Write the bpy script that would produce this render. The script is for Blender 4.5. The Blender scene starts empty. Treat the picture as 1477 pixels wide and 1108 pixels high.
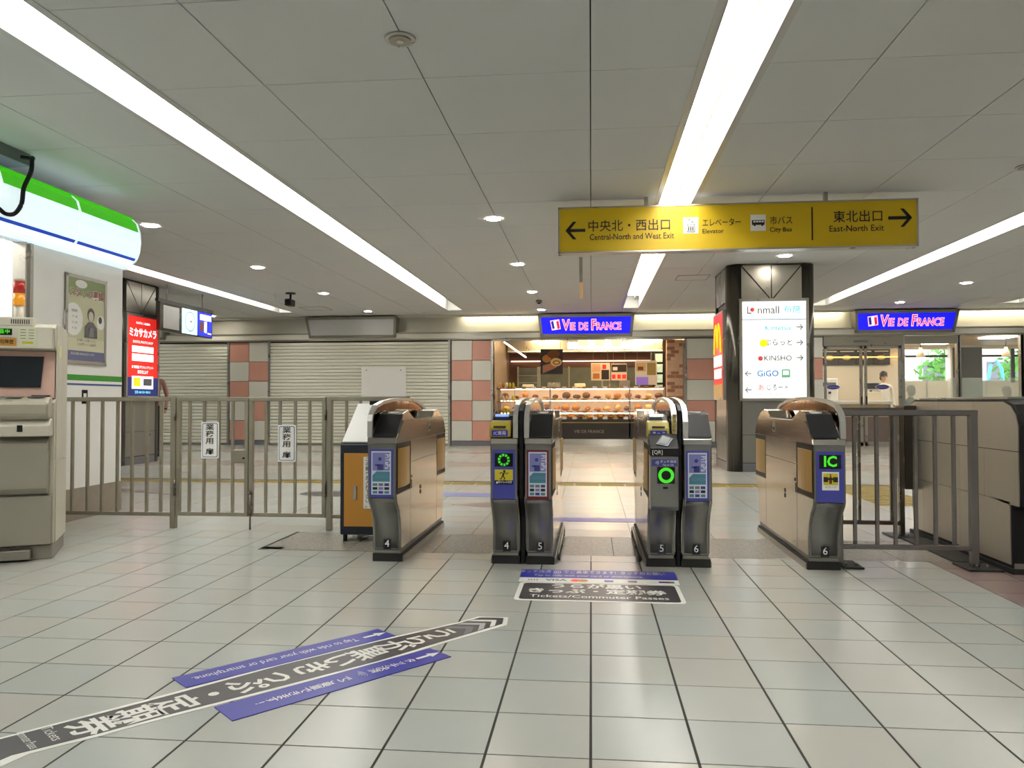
import bpy, bmesh, math, random
from mathutils import Vector, Matrix
SC = bpy.context.scene
COL = SC.collection
rnd = random.Random(7)

# ------------------------------------------------------------------ camera, world, exposure
yaw, pit, rol = 0.1013543, 0.0219751, -0.0013645
fw = Vector((-math.sin(yaw)*math.cos(pit), math.cos(yaw)*math.cos(pit), math.sin(pit)))
rt = Vector((math.cos(yaw), math.sin(yaw), 0))
up = rt.cross(fw)
r2 = math.cos(rol)*rt + math.sin(rol)*up
u2 = -math.sin(rol)*rt + math.cos(rol)*up
cd = bpy.data.cameras.new('camera'); cam = bpy.data.objects.new('camera', cd); COL.objects.link(cam)
cd.sensor_width = 36; cd.lens = 36*1122.25/1477; cd.clip_end = 200
mw = Matrix((r2, u2, -fw)).transposed().to_4x4(); mw.translation = Vector((0, 0, 1.008))
cam.matrix_world = mw
SC.camera = cam
w = bpy.data.worlds.new('world'); SC.world = w; w.use_nodes = True
bg = w.node_tree.nodes['Background']; bg.inputs[0].default_value = (0.86, 0.93, 1, 1); bg.inputs[1].default_value = 4.0
SC.view_settings.view_transform = 'Standard'; SC.view_settings.look = 'None'
SC.view_settings.exposure = 0.0; SC.view_settings.gamma = 1.0; SC.view_settings.use_curve_mapping = False
STRIP = 15.0          # radiance of the ceiling tubes
HC = 2.96; D = 17.4

# ------------------------------------------------------------------ materials
def lin(c):
    return tuple((x/255/12.92 if x/255 <= .04045 else ((x/255+.055)/1.055)**2.4) for x in c)
MATS = {}
def mat(name, rgb, rough=.5, metal=0, emit=0, var=.06, scale=6, bump=0, spec=.5, aniso=None, alpha=1, trans=0):
    if name in MATS: return MATS[name]
    m = bpy.data.materials.new(name); m.use_nodes = True; MATS[name] = m
    nt = m.node_tree; b = nt.nodes['Principled BSDF']; c = lin(rgb)
    b.inputs['Roughness'].default_value = rough; b.inputs['Metallic'].default_value = metal
    b.inputs['Specular IOR Level'].default_value = spec
    b.inputs['Alpha'].default_value = alpha
    b.inputs['Transmission Weight'].default_value = trans
    if var:
        tc = nt.nodes.new('ShaderNodeTexCoord'); mp = nt.nodes.new('ShaderNodeMapping'); no = nt.nodes.new('ShaderNodeTexNoise')
        no.inputs['Scale'].default_value = scale; no.inputs['Detail'].default_value = 4
        if aniso: mp.inputs['Scale'].default_value = aniso
        nt.links.new(tc.outputs['Object'], mp.inputs[0]); nt.links.new(mp.outputs[0], no.inputs['Vector'])
        mx = nt.nodes.new('ShaderNodeMix'); mx.data_type = 'RGBA'
        mx.inputs[6].default_value = tuple(min(1, x*(1-var)) for x in c)+(1,); mx.inputs[7].default_value = tuple(min(1, x*(1+var)) for x in c)+(1,)
        nt.links.new(no.outputs[0], mx.inputs[0]); nt.links.new(mx.outputs[2], b.inputs['Base Color'])
        if emit: nt.links.new(mx.outputs[2], b.inputs['Emission Color'])
        if metal:
            mr = nt.nodes.new('ShaderNodeMapRange'); mr.inputs[3].default_value = rough*.75; mr.inputs[4].default_value = rough*1.35
            nt.links.new(no.outputs[0], mr.inputs[0]); nt.links.new(mr.outputs[0], b.inputs['Roughness'])
        if bump:
            bp = nt.nodes.new('ShaderNodeBump'); bp.inputs['Strength'].default_value = bump; bp.inputs['Distance'].default_value = .01
            nt.links.new(no.outputs[0], bp.inputs['Height']); nt.links.new(bp.outputs[0], b.inputs['Normal'])
    else:
        b.inputs['Base Color'].default_value = c+(1,)
        if emit: b.inputs['Emission Color'].default_value = c+(1,)
    if emit: b.inputs['Emission Strength'].default_value = emit
    return m
M_hous = mat('light_trough', (214, 213, 208), .5, var=0)
M_trim = mat('light_trim', (190, 189, 184), .3, .2, var=0)
# speckled granite
def speck(name, a, b_, rough=.35):
    m = bpy.data.materials.new(name); m.use_nodes = True; nt = m.node_tree; b = nt.nodes['Principled BSDF']
    tc = nt.nodes.new('ShaderNodeTexCoord'); v = nt.nodes.new('ShaderNodeTexVoronoi'); v.inputs['Scale'].default_value = 90
    r = nt.nodes.new('ShaderNodeValToRGB'); r.color_ramp.elements[0].color = lin(a)+(1,); r.color_ramp.elements[1].color = lin(b_)+(1,)
    nt.links.new(tc.outputs['Object'], v.inputs['Vector']); nt.links.new(v.outputs['Color'], r.inputs[0]); nt.links.new(r.outputs[0], b.inputs['Base Color'])
    b.inputs['Roughness'].default_value = rough; MATS[name] = m; return m

M_tile = mat('floor_tile_glaze', (173, 175, 170), .24, var=.05, scale=2.2, bump=.02)
M_tile2 = mat('floor_tile_glaze_warm', (175, 174, 168), .22, var=.05, scale=2.7, bump=.02)
M_tile3 = mat('floor_tile_glaze_cool', (168, 172, 169), .26, var=.05, scale=2.7, bump=.02)
M_pink = mat('floor_tile_rose', (140, 120, 116), .28, var=.06, scale=3)
M_brown = mat('floor_tile_brown', (158, 148, 139), .28, var=.06, scale=3)
M_grout = mat('grout', (44, 42, 36), .8, var=.1, scale=20)
M_gran = speck('granite', (112, 108, 100), (166, 162, 152))
M_tact = mat('tactile_yellow', (168, 148, 78), .5, var=.1)
M_ceil = mat('ceiling_panel_white', (208, 209, 207), .7, var=.02, scale=1.5)
M_cgap = mat('ceiling_gap', (70, 68, 64), .9, var=0)
M_wall = mat('wall_paint', (238, 238, 236), .45, var=.02)
M_head = mat('header_panel', (214, 211, 198), .35, var=.04, scale=2)
M_headd = mat('header_trim', (150, 146, 134), .3, .6, var=.05)
M_steel = mat('brushed_steel', (186, 176, 160), .16, 1, var=.07, scale=5, aniso=(1, 1, 14))
M_steelf = mat('steel_front', (138, 137, 134), .3, .95, var=.12, scale=9)
M_steeld = mat('dark_steel', (96, 92, 86), .22, .95, var=.2, scale=4, aniso=(1, 1, .3))
M_rail = mat('rail_steel', (150, 146, 136), .32, .7, var=.14, scale=12)
M_alu = mat('aluminium', (176, 174, 168), .28, .8, var=.05)
M_band = mat('polished_steel', (215, 212, 206), .12, 1, var=.04)
M_hoods = mat('hood_silver', (196, 194, 190), .28, .75, var=.03)
M_fin = mat('bronze_mirror_glass', (112, 82, 56), .07, 1, var=.3, scale=7, bump=.15)
M_black = mat('black_plastic', (17, 17, 19), .5, var=.1, spec=.3)
M_blackm = mat('black_base', (24, 23, 22), .6, var=.2)
M_blk2 = mat('black_glass', (30, 34, 38), .08, var=0)
M_teal = mat('teal_glass', (58, 84, 84), .1, var=0)
M_white = mat('white_print', (238, 238, 236), .5, var=0)
M_amber = mat('amber_flap', (190, 150, 78), .32, .25, var=.15, scale=9)
M_blue = mat('panel_blue', (66, 70, 158), .4, var=.03)
M_dred = mat('panel_red', (110, 22, 28), .4, var=.05)
M_lilac = mat('print_lilac', (122, 126, 186), .5, var=0)
M_navy = mat('print_navy', (56, 60, 130), .5, var=0)
M_tealp = mat('print_teal', (66, 132, 146), .5, var=0)
M_yel = mat('print_yellow', (206, 192, 44), .5, var=0)
M_led = mat('led_black', (6, 12, 8), .2, var=0)
M_green = mat('led_green', (66, 214, 40), .5, emit=.6, var=0)
M_greend = mat('led_dim_green', (30, 110, 30), .5, emit=.5, var=0)
M_ltile = mat('wall_tile_grey', (214, 212, 202), .4, var=.03)
M_ptile = mat('wall_tile_salmon', (208, 152, 134), .4, var=.04)
M_shut = mat('shutter_paint', (230, 229, 214), .45, .0, var=.04, scale=3)
M_sgap = mat('shutter_gap', (70, 68, 60), .8, var=0)
M_vdf = mat('lightbox_blue', (18, 20, 225), .3, emit=1.0, var=0)
M_lbw = mat('lightbox_white', (250, 253, 252), .3, emit=.82, var=0)
M_lamp = mat('tube_light', (255, 252, 246), .3, emit=STRIP, var=0)
M_down = mat('downlight_lamp', (255, 246, 228), .3, emit=130, var=0)
M_store = mat('store_lamp', (255, 250, 240), .3, emit=9, var=0)
M_warm = mat('warm_lamp', (255, 216, 158), .3, emit=55, var=0)
M_cove = mat('cove_lamp', (255, 244, 214), .3, emit=18, var=0)
M_yboard = mat('sign_yellow', (222, 186, 12), .4, var=.03, scale=2)
M_ink = mat('ink_black', (30, 24, 20), .5, var=0)
M_beige = mat('machine_beige', (205, 200, 184), .4, var=.03)
M_beiged = mat('machine_beige_dark', (172, 166, 148), .45, var=.05)
M_greyb = mat('machine_lower_grey', (150, 145, 132), .5, var=.05)
M_salm = mat('machine_salmon', (214, 176, 160), .45, var=.03)
M_screen = mat('screen_off', (34, 40, 46), .15, var=0)
M_fgreen = mat('fascia_green', (60, 170, 20), .4, emit=.8, var=0)
M_fwhite = mat('fascia_white', (228, 246, 252), .4, emit=.72, var=.02)
M_fblue = mat('fascia_blue', (10, 60, 170), .4, emit=.7, var=0)
M_glass = mat('clear_glass', (235, 245, 240), .02, var=0, alpha=.06)
M_frost = mat('frosted_glass', (236, 246, 230), .5, var=.04, alpha=.24)
M_orange = mat('box_orange', (196, 138, 52), .45, var=.04)
M_bnavy = mat('box_navy', (20, 28, 44), .4, var=.1)
M_stblue = mat('sticker_blue', (46, 50, 160), .35, var=.04)
M_stgrey = mat('sticker_charcoal', (66, 64, 68), .35, var=.08)
M_stgrey2 = mat('sticker_mid_grey', (112, 112, 120), .35, var=.05)
M_stwhite = mat('sticker_white', (226, 226, 220), .35, var=.03)
M_stone = mat('skirting_stone', (150, 138, 124), .4, var=.15, scale=12)
M_wood = mat('warm_brown_wood', (104, 72, 60), .4, var=.1, scale=3, aniso=(1, 1, 8))
M_shelf = mat('shelf_wood', (190, 120, 50), .45, var=.15)
M_bread = mat('bread_crust', (196, 128, 58), .6, var=.25, scale=30)
M_bread2 = mat('bread_pale', (228, 186, 120), .6, var=.2, scale=30)
M_bread3 = mat('bread_dark', (120, 70, 34), .6, var=.25, scale=30)
M_cream = mat('cream_wall', (240, 232, 212), .5, var=.04)
M_dark = mat('dark_interior', (48, 40, 38), .5, var=.1)
M_brick = mat('brick_tan', (228, 186, 148), .7, var=.2, scale=9)
M_brick2 = mat('brick_dark', (176, 116, 84), .7, var=.2, scale=9)
M_mort = mat('mortar', (214, 186, 156), .8, var=.05)
M_skin = mat('skin', (214, 168, 140), .5, var=.03)
M_hair = mat('hair_dark', (34, 28, 28), .5, var=.2)
M_hairg = mat('hair_grey', (120, 116, 112), .6, var=.2)
M_hairb = mat('hair_brown', (112, 82, 62), .6, var=.2)
M_cwhite = mat('cloth_white', (232, 232, 228), .8, var=.04)
M_cpink = mat('cloth_rose', (190, 142, 132), .8, var=.06)
M_cdark = mat('cloth_dark', (50, 48, 54), .8, var=.08)
M_red = mat('sign_red', (214, 40, 34), .4, emit=.85, var=0)
M_navyl = mat('sign_navy_lit', (30, 40, 110), .4, emit=.6, var=0)
M_ylit = mat('sign_yellow_lit', (250, 200, 30), .4, emit=1.0, var=0)
M_wlit = mat('sign_white_lit', (250, 250, 250), .4, emit=1.3, var=0)
M_leaf = mat('foliage_green', (96, 160, 60), .7, var=.3, scale=8)
M_grass = mat('outside_ground', (190, 188, 180), .9, var=.1)

# ------------------------------------------------------------------ helpers
WM = {}
class MB:
    def __init__(s): s.v = []; s.f = []; s.m = []; s.mats = []; s.sm = []
    def mi(s, m):
        if m is None: return 0
        if m not in s.mats: s.mats.append(m)
        return s.mats.index(m)
    def add(s, vs, fs, m=None, smooth=False):
        n = len(s.v); k = s.mi(m); s.v += [Vector(v) for v in vs]
        for f in fs: s.f.append([n+i for i in f]); s.m.append(k); s.sm.append(smooth)
        return s
    def box(s, x0, x1, y0, y1, z0, z1, m=None):
        vs = [(x, y, z) for z in (z0, z1) for y in (y0, y1) for x in (x0, x1)]
        return s.add(vs, [(0, 2, 3, 1), (4, 5, 7, 6), (0, 1, 5, 4), (2, 6, 7, 3), (0, 4, 6, 2), (1, 3, 7, 5)], m)
    def prism(s, pts, d, m=None, smooth=False):          # pts 3D polygon, d extrusion vector
        d = Vector(d); n = len(pts); P = [Vector(p) for p in pts]
        nn = Vector((0, 0, 0))
        for i in range(n): nn += P[i].cross(P[(i+1) % n])
        if nn.dot(d) > 0: P.reverse()
        vs = P + [p+d for p in P]
        fs = [tuple(range(n)), tuple(range(2*n-1, n-1, -1))]
        s.add(vs, fs, m)
        k = s.mi(m); b = len(s.v)-2*n
        for i in range(n):
            j = (i+1) % n; s.f.append([b+j, b+i, b+n+i, b+n+j]); s.m.append(k); s.sm.append(smooth)
        return s
    def px(s, pts, x0, x1, m=None, smooth=False): return s.prism([(x0, a, b) for a, b in pts], (x1-x0, 0, 0), m, smooth)
    def py(s, pts, y0, y1, m=None, smooth=False): return s.prism([(a, y0, b) for a, b in pts], (0, y1-y0, 0), m, smooth)
    def pz(s, pts, z0, z1, m=None, smooth=False): return s.prism([(a, b, z0) for a, b in pts], (0, 0, z1-z0), m, smooth)
    def tube(s, pts, r, n=8, m=None):
        P = [Vector(p) for p in pts]; vs = []; fs = []
        rr = r if isinstance(r, (list, tuple)) else [r]*len(P)
        for i, p in enumerate(P):
            t = (P[min(i+1, len(P)-1)]-P[max(i-1, 0)]).normalized()
            a = Vector((0, 0, 1)) if abs(t.z) < .9 else Vector((1, 0, 0))
            u = t.cross(a).normalized(); w_ = t.cross(u)
            vs += [p+rr[i]*(math.cos(2*math.pi*k/n)*u+math.sin(2*math.pi*k/n)*w_) for k in range(n)]
        for i in range(len(P)-1):
            for k in range(n):
                k2 = (k+1) % n; fs.append((i*n+k, i*n+k2, (i+1)*n+k2, (i+1)*n+k))
        s.add(vs, fs, m, True)
        b = len(s.v)-len(vs); k = s.mi(m)
        s.f.append([b+i for i in range(n-1, -1, -1)]); s.m.append(k); s.sm.append(False)
        s.f.append([b+(len(P)-1)*n+i for i in range(n)]); s.m.append(k); s.sm.append(False)
        return s
    def ball(s, c, r, m=None, seg=10, ring=6):
        r = (r, r, r) if not isinstance(r, (tuple, list)) else r
        vs = [(c[0], c[1], c[2]-r[2])]
        for i in range(1, ring):
            ph = -math.pi/2+math.pi*i/ring
            for k in range(seg):
                th = 2*math.pi*k/seg; vs.append((c[0]+r[0]*math.cos(ph)*math.cos(th), c[1]+r[1]*math.cos(ph)*math.sin(th), c[2]+r[2]*math.sin(ph)))
        vs.append((c[0], c[1], c[2]+r[2])); fs = []
        for k in range(seg): fs.append((0, 1+(k+1) % seg, 1+k))
        for i in range(ring-2):
            for k in range(seg):
                a = 1+i*seg+k; b = 1+i*seg+(k+1) % seg; fs.append((a, b, b+seg, a+seg))
        L = len(vs)-1; b = 1+(ring-2)*seg
        for k in range(seg): fs.append((b+k, b+(k+1) % seg, L))
        return s.add(vs, fs, m, True)
    def text(s, body, h, o, r, u, m=None, al='CENTER', bold=0, sx=1.0, va='CENTER', ls=1.0):
        me = txt(body, al, bold, va, ls); r = Vector(r).normalized()*h*sx; u = Vector(u).normalized()*h; o = Vector(o)
        vs = [o+r*v.co.x+u*v.co.y for v in me.vertices]
        return s.add(vs, [tuple(p.vertices) for p in me.polygons], m)
    def build(s, name, m=None, parent=None, org=None, bevel=0, local=False, seg=1):
        me = bpy.data.meshes.new(name)
        if m is not None and not s.mats: s.mats = [m]
        inv = None
        if parent is not None and not local: inv = WM[parent.name].inverted()
        elif org is not None: inv = Matrix.Translation(Vector(org)).inverted()
        vs = [inv @ v for v in s.v] if inv else s.v
        me.from_pydata([tuple(v) for v in vs], [], s.f)
        for mm in s.mats: me.materials.append(mm)
        for p, k, q in zip(me.polygons, s.m, s.sm): p.material_index = k; p.use_smooth = q
        if bevel:
            bm = bmesh.new(); bm.from_mesh(me)
            bmesh.ops.remove_doubles(bm, verts=bm.verts, dist=1e-6)
            es = [e for e in bm.edges if len(e.link_faces) == 2 and e.calc_face_angle(0) > .6]
            try: bmesh.ops.bevel(bm, geom=es, offset=bevel, segments=seg, affect='EDGES', clamp_overlap=True)
            except Exception: pass
            bm.to_mesh(me); bm.free()
        ob = bpy.data.objects.new(name, me); COL.objects.link(ob)
        if parent is not None:
            ob.parent = parent; WM[ob.name] = WM[parent.name]
        else:
            T = Matrix.Translation(Vector(org)) if org is not None else Matrix.Identity(4)
            ob.matrix_world = T; WM[ob.name] = T
        return ob
def smooth_path(P, n=5):
    P = [Vector(p) for p in P]; out = []
    for i in range(len(P)-1):
        p0, p1, p2, p3 = P[max(i-1, 0)], P[i], P[i+1], P[min(i+2, len(P)-1)]
        for k in range(n):
            t = k/n; out.append(.5*((2*p1)+(p2-p0)*t+(2*p0-5*p1+4*p2-p3)*t*t+(3*p1-p0-3*p2+p3)*t**3))
    return out+[P[-1]]
TXT = {}
def txt(body, al, bold, va, ls):
    k = (body, al, bold, va, ls)
    if k in TXT: return TXT[k]
    cu = bpy.data.curves.new('lettering', 'FONT'); cu.body = body; cu.align_x = al; cu.align_y = va; cu.offset = bold; cu.resolution_u = 2; cu.space_line = ls
    ob = bpy.data.objects.new('lettering', cu); COL.objects.link(ob)
    me = bpy.data.meshes.new_from_object(ob.evaluated_get(bpy.context.evaluated_depsgraph_get()))
    bpy.data.objects.remove(ob); TXT[k] = me; return me
def thing(name, label, cat, loc=(0, 0, 0), rz=0, group=None):
    o = bpy.data.objects.new(name, None); COL.objects.link(o)
    T = Matrix.Translation(Vector(loc)) @ Matrix.Rotation(rz, 4, 'Z'); o.matrix_world = T; WM[o.name] = T
    o.empty_display_size = .1; return tag(o, label, cat, group)
def tag(o, label, cat, group=None, kind=None):
    o['label'] = label; o['category'] = cat
    if group: o['group'] = group
    if kind: o['kind'] = kind
    return o
def struct(o, label, cat):
    o['kind'] = 'structure'; return tag(o, label, cat)
def sub(o, label=None, kind=None):
    if label: o['label'] = label
    if kind: o['kind'] = kind
    return o
X1 = (1, 0, 0); Z1 = (0, 0, 1); Y1 = (0, 1, 0); XN = (-1, 0, 0); YN = (0, -1, 0)

# ------------------------------------------------------------------ FLOOR
fl = MB().box(-13, 14, -9, 24, -.2, -.0013).build('floor', M_grout)
struct(fl, 'station floor of pale square tiles with dark joints', 'floor')
OX, OY, S = 0.295, 2.2258, 0.3
def tile_mesh(wx, wy, mm, nm):
    b = MB(); b.box(0, wx, 0, wy, -.012, 0); o = b.build(nm, mm, None, bevel=.0007); me = o.data; bpy.data.objects.remove(o); return me
near = {k: tile_mesh(S-.008, S-.006, m_, 'floor_tile') for k, m_ in enumerate((M_tile, M_tile2, M_tile3, M_pink))}
def place(me, x, y, z=0, name='floor_tile', parent=fl):
    o = bpy.data.objects.new(name, me); COL.objects.link(o); o.parent = parent; o.location = (x, y, z); WM[o.name] = WM[parent.name] @ Matrix.Translation((x, y, z)); return o
rest = MB(); restp = MB()
nt_ = 0
def quad(b, x0, x1, y0, y1, m, z=0):
    b.box(x0, x1, y0, y1, z-.012, z, m)
for j in range(-38, 12):
    y0 = OY+j*S
    for i in range(-46, 46):
        x0 = OX+i*S
        if y0+S > 5.9: continue
        hh = S
        if 5.05 < y0 < 5.7 and -2.41 < x0 < 8:
            if x0 < -2.3: quad(rest, x0+.003, -2.265, y0+.002, y0+S-.0015, M_tile)
            continue          # granite strip
        hh = .195 if (4.9 < y0 < 5.0 and x0 > -2.3) else S
        cx, cy = x0+S/2, y0+S/2
        pinkish = cx > 2.1 and 3.8 < cy < 5.1
        vis = cy > 1.75 and -0.80*cy-.2 < cx < .60*cy+.2
        if hh < S: quad(rest, x0+.003, x0+S-.0025, y0+.002, y0+hh-.0015, M_pink if pinkish else M_tile); continue
        if vis and nt_ < 300:
            k = 3 if pinkish else rnd.choice((0, 0, 0, 1, 2)); place(near[k], x0+.004, y0+.003); nt_ += 1
        elif -9 < y0 < 5.9:
            quad(rest, x0+.003, x0+S-.0025, y0+.002, y0+S-.0015, M_pink if pinkish else M_tile)
y0 = OY+12*S
for j in range(12, 60):
    y0 = OY+j*S
    if y0 > 17.3 and False: break
    for i in range(-23, 22):
        x0 = OX+i*.6
        if y0 > D-.1 and not (-2.4 < x0 < 2.2 or x0 > 4.6): continue
        if y0 > 19.9: continue
        cy = y0+.15
        if abs(cy-9.45) < .16 and -7.5 < x0 < 9.5: continue
        m_ = M_brown if (11.8 < cy < 12.7 or 14.8 < cy < 15.3) else (M_tile, M_tile2, M_tile3)[(i*7+j*5) % 3]
        quad(rest, x0+.002, x0+.6-.002, y0+.001, y0+S-.001, m_)
sub(rest.build('floor_tile', None, fl), 'pale glossy floor tiles running on into the distance', 'stuff')
gm = tile_mesh(.596, .698, M_gran, 'granite_slab')
for i in range(8): place(gm, -2.255+i*.6, 5.124, 0, 'granite_slab')
quad(restp, 2.55, 8.09, 5.124, 5.82, M_gran); sub(restp.build('granite_slab', None, fl), 'speckled granite strip', 'stuff')
# tactile strip
tac = thing('tactile_paving', 'yellow raised tactile paving line across the hall beyond the ticket gates', 'paving', (0, 9.45, 0))
tb = MB(); tb.box(0, .296, 0, .3, -.01, .001)
for k in range(4): tb.box(.01, .286, .03+k*.07, .06+k*.07, .001, .006)
tm = tb.build('tactile_tile', M_tact); tme = tm.data; bpy.data.objects.remove(tm)
tme.transform(Matrix.Translation((0, 0, 0)))
for i in range(54):
    x = -7.1+i*.3
    place(tme, x, -.15, .0, 'tactile_tile', tac)
tme2 = tme
for k in range(5):
    for q in range(2): place(tme, 2.75+q*.3, -.45-k*.3, 0.001, 'tactile_tile', tac)
# cover plate outline left of granite
# floor diamonds beyond gates
def fsticker(name, label, pts, m, z=.002, cat='floor sticker'):
    cx = sum(p[0] for p in pts)/len(pts); cy = sum(p[1] for p in pts)/len(pts)
    b = MB().pz(pts, z-.0015, z, m); o = b.build(name, m, None, org=(cx, cy, 0)); return tag(o, label, cat)
fsticker('floor_diamond', 'rose and grey diamond inlay on the floor behind the left fence', [(-6.4, 8.9), (-5.3, 8.5), (-4.4, 8.0), (-5.6, 8.4)], M_pink, .0025, 'floor inlay')
fsticker('floor_diamond', 'rose diamond inlay on the floor seen through the gate lane marked 4', [(-1.35, 7.5), (-.95, 7.75), (-.35, 7.5), (-.8, 7.25)], M_pink, .0025, 'floor inlay')

# --- floor stickers
def flat_text(b, body, h, x, y, r, u, m, z=.0045, **k): b.text(body, h, (x, y, z), (r[0], r[1], 0), (u[0], u[1], 0), m, **k)
rs = thing('floor_guide_sticker', 'long charcoal floor sticker with white edge and large white characters, running diagonally at lower left', 'floor sticker', (-1.0, 2.9, 0))
out_ = [(-.388, 3.625), (-.381, 3.502), (-.62, 3.207), (-.811, 2.957), (-1.095, 2.646), (-1.349, 2.376), (-1.478, 2.225), (-1.603, 2.097), (-1.66, 1.9), (-2.3, 1.4), (-2.7, 1.9), (-1.766, 2.187), (-1.51, 2.498), (-1.343, 2.71), (-1.199, 2.895), (-.91, 3.217), (-.617, 3.512), (-.528, 3.623)]
MB().pz(out_, .0003, .0015, M_stwhite).build('white_border', None, rs)
inn = [(-.408, 3.61), (-.403, 3.515), (-.634, 3.222), (-.824, 2.972), (-1.108, 2.661), (-1.362, 2.391), (-1.491, 2.24), (-1.645, 2.082), (-1.7, 1.9), (-2.3, 1.45), (-2.6, 1.9), (-1.766, 2.165), (-1.496, 2.483), (-1.329, 2.695), (-1.185, 2.88), (-.897, 3.202), (-.607, 3.497), (-.52, 3.608)]
MB().pz(inn, .0015, .0022, M_stgrey).build('charcoal_field', None, rs)
ad = Vector((.62, .785, 0)).normalized(); ac = Vector((ad.y, -ad.x, 0))      # along arrow / to the right of it
b = MB()
chars = 'うらが黒いきっぷ・定期券'
pA = Vector((-.655, 3.335)); pB = Vector((-1.545, 2.285))
for i, c in enumerate(chars):
    t = i/11; p = pA.lerp(pB, t)
    b.text(c, .15, (p.x, p.y, .0027), ac, ad*1.0, M_stwhite, bold=.02, sx=.95)
b.text('Tickets', .045, (-1.632, 2.228, .0027), ac, ad, M_stwhite)
b.text('Commuter Passes', .04, (-1.672, 2.178, .0027), ac, ad, M_stwhite, sx=.55)
b.build('lettering', None, rs)
b = MB()
for off, wd, mm in ((.045, .032, M_stwhite), (.115, .036, mat('sticker_light_grey', (176, 176, 178), .35, var=.03)), (.19, .045, M_stgrey2)):
    c0 = Vector((-.408, 3.606, .0023))-ad*off; La = Vector((-.108, -.004, 0)); Rb = Vector((.003, -.088, 0))
    b.pz([tuple(q.xy) for q in (c0+La, c0, c0+Rb, c0+Rb-ad*wd, c0-ad*wd, c0+La-ad*wd)], .0022, .0027, mm)
b.build('chevron', None, rs)
def bluestrip(label, pts, run):
    t = thing('floor_arrow_sticker', label, 'floor sticker', (sum(p[0] for p in pts)/4, sum(p[1] for p in pts)/4, 0))
    MB().pz(pts, .0003, .0030, M_stblue).build('blue_field', None, t)
    b = MB(); run(b); b.build('lettering', None, t)
TL1, BL1, BR1, TR1 = Vector((-1.521, 2.714)), Vector((-1.421, 2.628)), Vector((-.837, 3.292)), Vector((-.941, 3.383))
def run1(b):
    c = (TL1+BL1)/2; d = ((TR1+BR1)/2-c); dn = d.normalized(); cr = Vector((dn.y, -dn.x)); p = c+d*.83
    b.text('Tap to ride with your card or smartphone.', .058, (p.x, p.y, .0036), (-dn.x, -dn.y, 0), (cr.x, cr.y, 0), M_stwhite, al='LEFT', sx=.68)
    arrow_flat(b, c+d*.93, dn, .055)
def arrow_flat(b, p, d, L, m=M_stwhite, z=.0031):
    d = Vector(d).normalized(); c = Vector((d.y, -d.x)); q = lambda a, e: ((p+d*a+c*e).x, (p+d*a+c*e).y)
    b.pz([q(L, 0), q(.1*L, .42*L), q(.1*L, .14*L), q(-L, .14*L), q(-L, -.14*L), q(.1*L, -.14*L), q(.1*L, -.42*L)], z, z+.0005, m)
bluestrip('blue floor sticker with arrow and English tap to ride line above the charcoal one', [TL1, BL1, BR1, TR1], run1)
TL2, BL2, BR2, TR2 = Vector((-1.238, 2.471)), Vector((-1.128, 2.371)), Vector((-.552, 3.047)), Vector((-.657, 3.14))
def run2(b):
    c = (TL2+BL2)/2; d = ((TR2+BR2)/2-c); dn = d.normalized(); cr = Vector((dn.y, -dn.x))
    s_ = 'タッチ決済  でご乗車できます!'
    for i, ch in enumerate(s_):
        if ch == ' ': continue
        p = c+d*(.83-i*.046); b.text(ch, .046, (p.x, p.y, .0036), (cr.x, cr.y, 0), (dn.x, dn.y, 0), M_stwhite, bold=.01)
    for k in range(4):
        p = c+d*(.83-5.6*.046)
        P = [(p.x+dn.x*(.009*k*math.cos(a)+.0)+cr.x*.0+cr.x*(.009*k+.006)*math.sin(a)*1.3, p.y+dn.y*.009*k*math.cos(a)+cr.y*(.009*k+.006)*math.sin(a)*1.3, .0036) for a in (-.9, -.45, 0, .45, .9)]
        b.tube(P, .0013, 4, M_stwhite)
    arrow_flat(b, c+d*.93, dn, .055)
bluestrip('blue floor sticker with arrow and Japanese touch payment line below the charcoal one', [TL2, BL2, BR2, TR2], run2)
# lane stickers in front of the middle lane
t = thing('floor_card_sticker', 'blue and white payment card floor sticker in front of the lane marked 5', 'floor sticker', (.03, 4.5, 0))
MB().pz([(-.406, 4.345), (.479, 4.345), (.482, 4.455), (-.409, 4.455)], .0003, .0015, M_stwhite).build('white_field', None, t)
MB().pz([(-.409, 4.455), (.482, 4.455), (.482, 4.67), (-.416, 4.67)], .0003, .0015, M_stblue).build('blue_field', None, t)
b = MB()
flat_text(b, 'タッチ決済 )))) でご乗車できます!  タッチのお願い', .085, .0, 4.605, X1, Y1, M_stwhite, z=.0022, sx=.44)
flat_text(b, 'Tap to ride with your card or smartphone.', .06, -.02, 4.515, X1, Y1, M_stwhite, z=.0022, sx=.6)
flat_text(b, '))))', .05, -.33, 4.40, X1, Y1, M_ink, z=.0022)
flat_text(b, 'VISA', .06, -.2, 4.40, X1, Y1, M_navy, z=.0022, bold=.02)
b.pz([(-.09+.03*math.cos(a), 4.4+.028*math.sin(a)) for a in [k*math.pi/6 for k in range(12)]], .0015, .0022, M_red)
b.pz([(-.05+.03*math.cos(a), 4.4+.028*math.sin(a)) for a in [k*math.pi/6 for k in range(12)]], .0015, .0024, M_orange)
b.box(.07, .12, 4.38, 4.42, .0015, .0022, M_stblue); b.box(.2, .25, 4.38, 4.42, .0015, .0022, M_stgrey2)
b.box(.37, .40, 4.38, 4.42, .0015, .0022, M_stblue); b.box(.40, .43, 4.38, 4.42, .0015, .0022, M_dred); b.box(.43, .455, 4.38, 4.42, .0015, .0022, M_tealp)
b.build('lettering', None, t)
t = thing('floor_ticket_sticker', 'charcoal tickets and commuter passes floor sticker with white border, before the lane marked 5', 'floor sticker', (.03, 4.14, 0))
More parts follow.
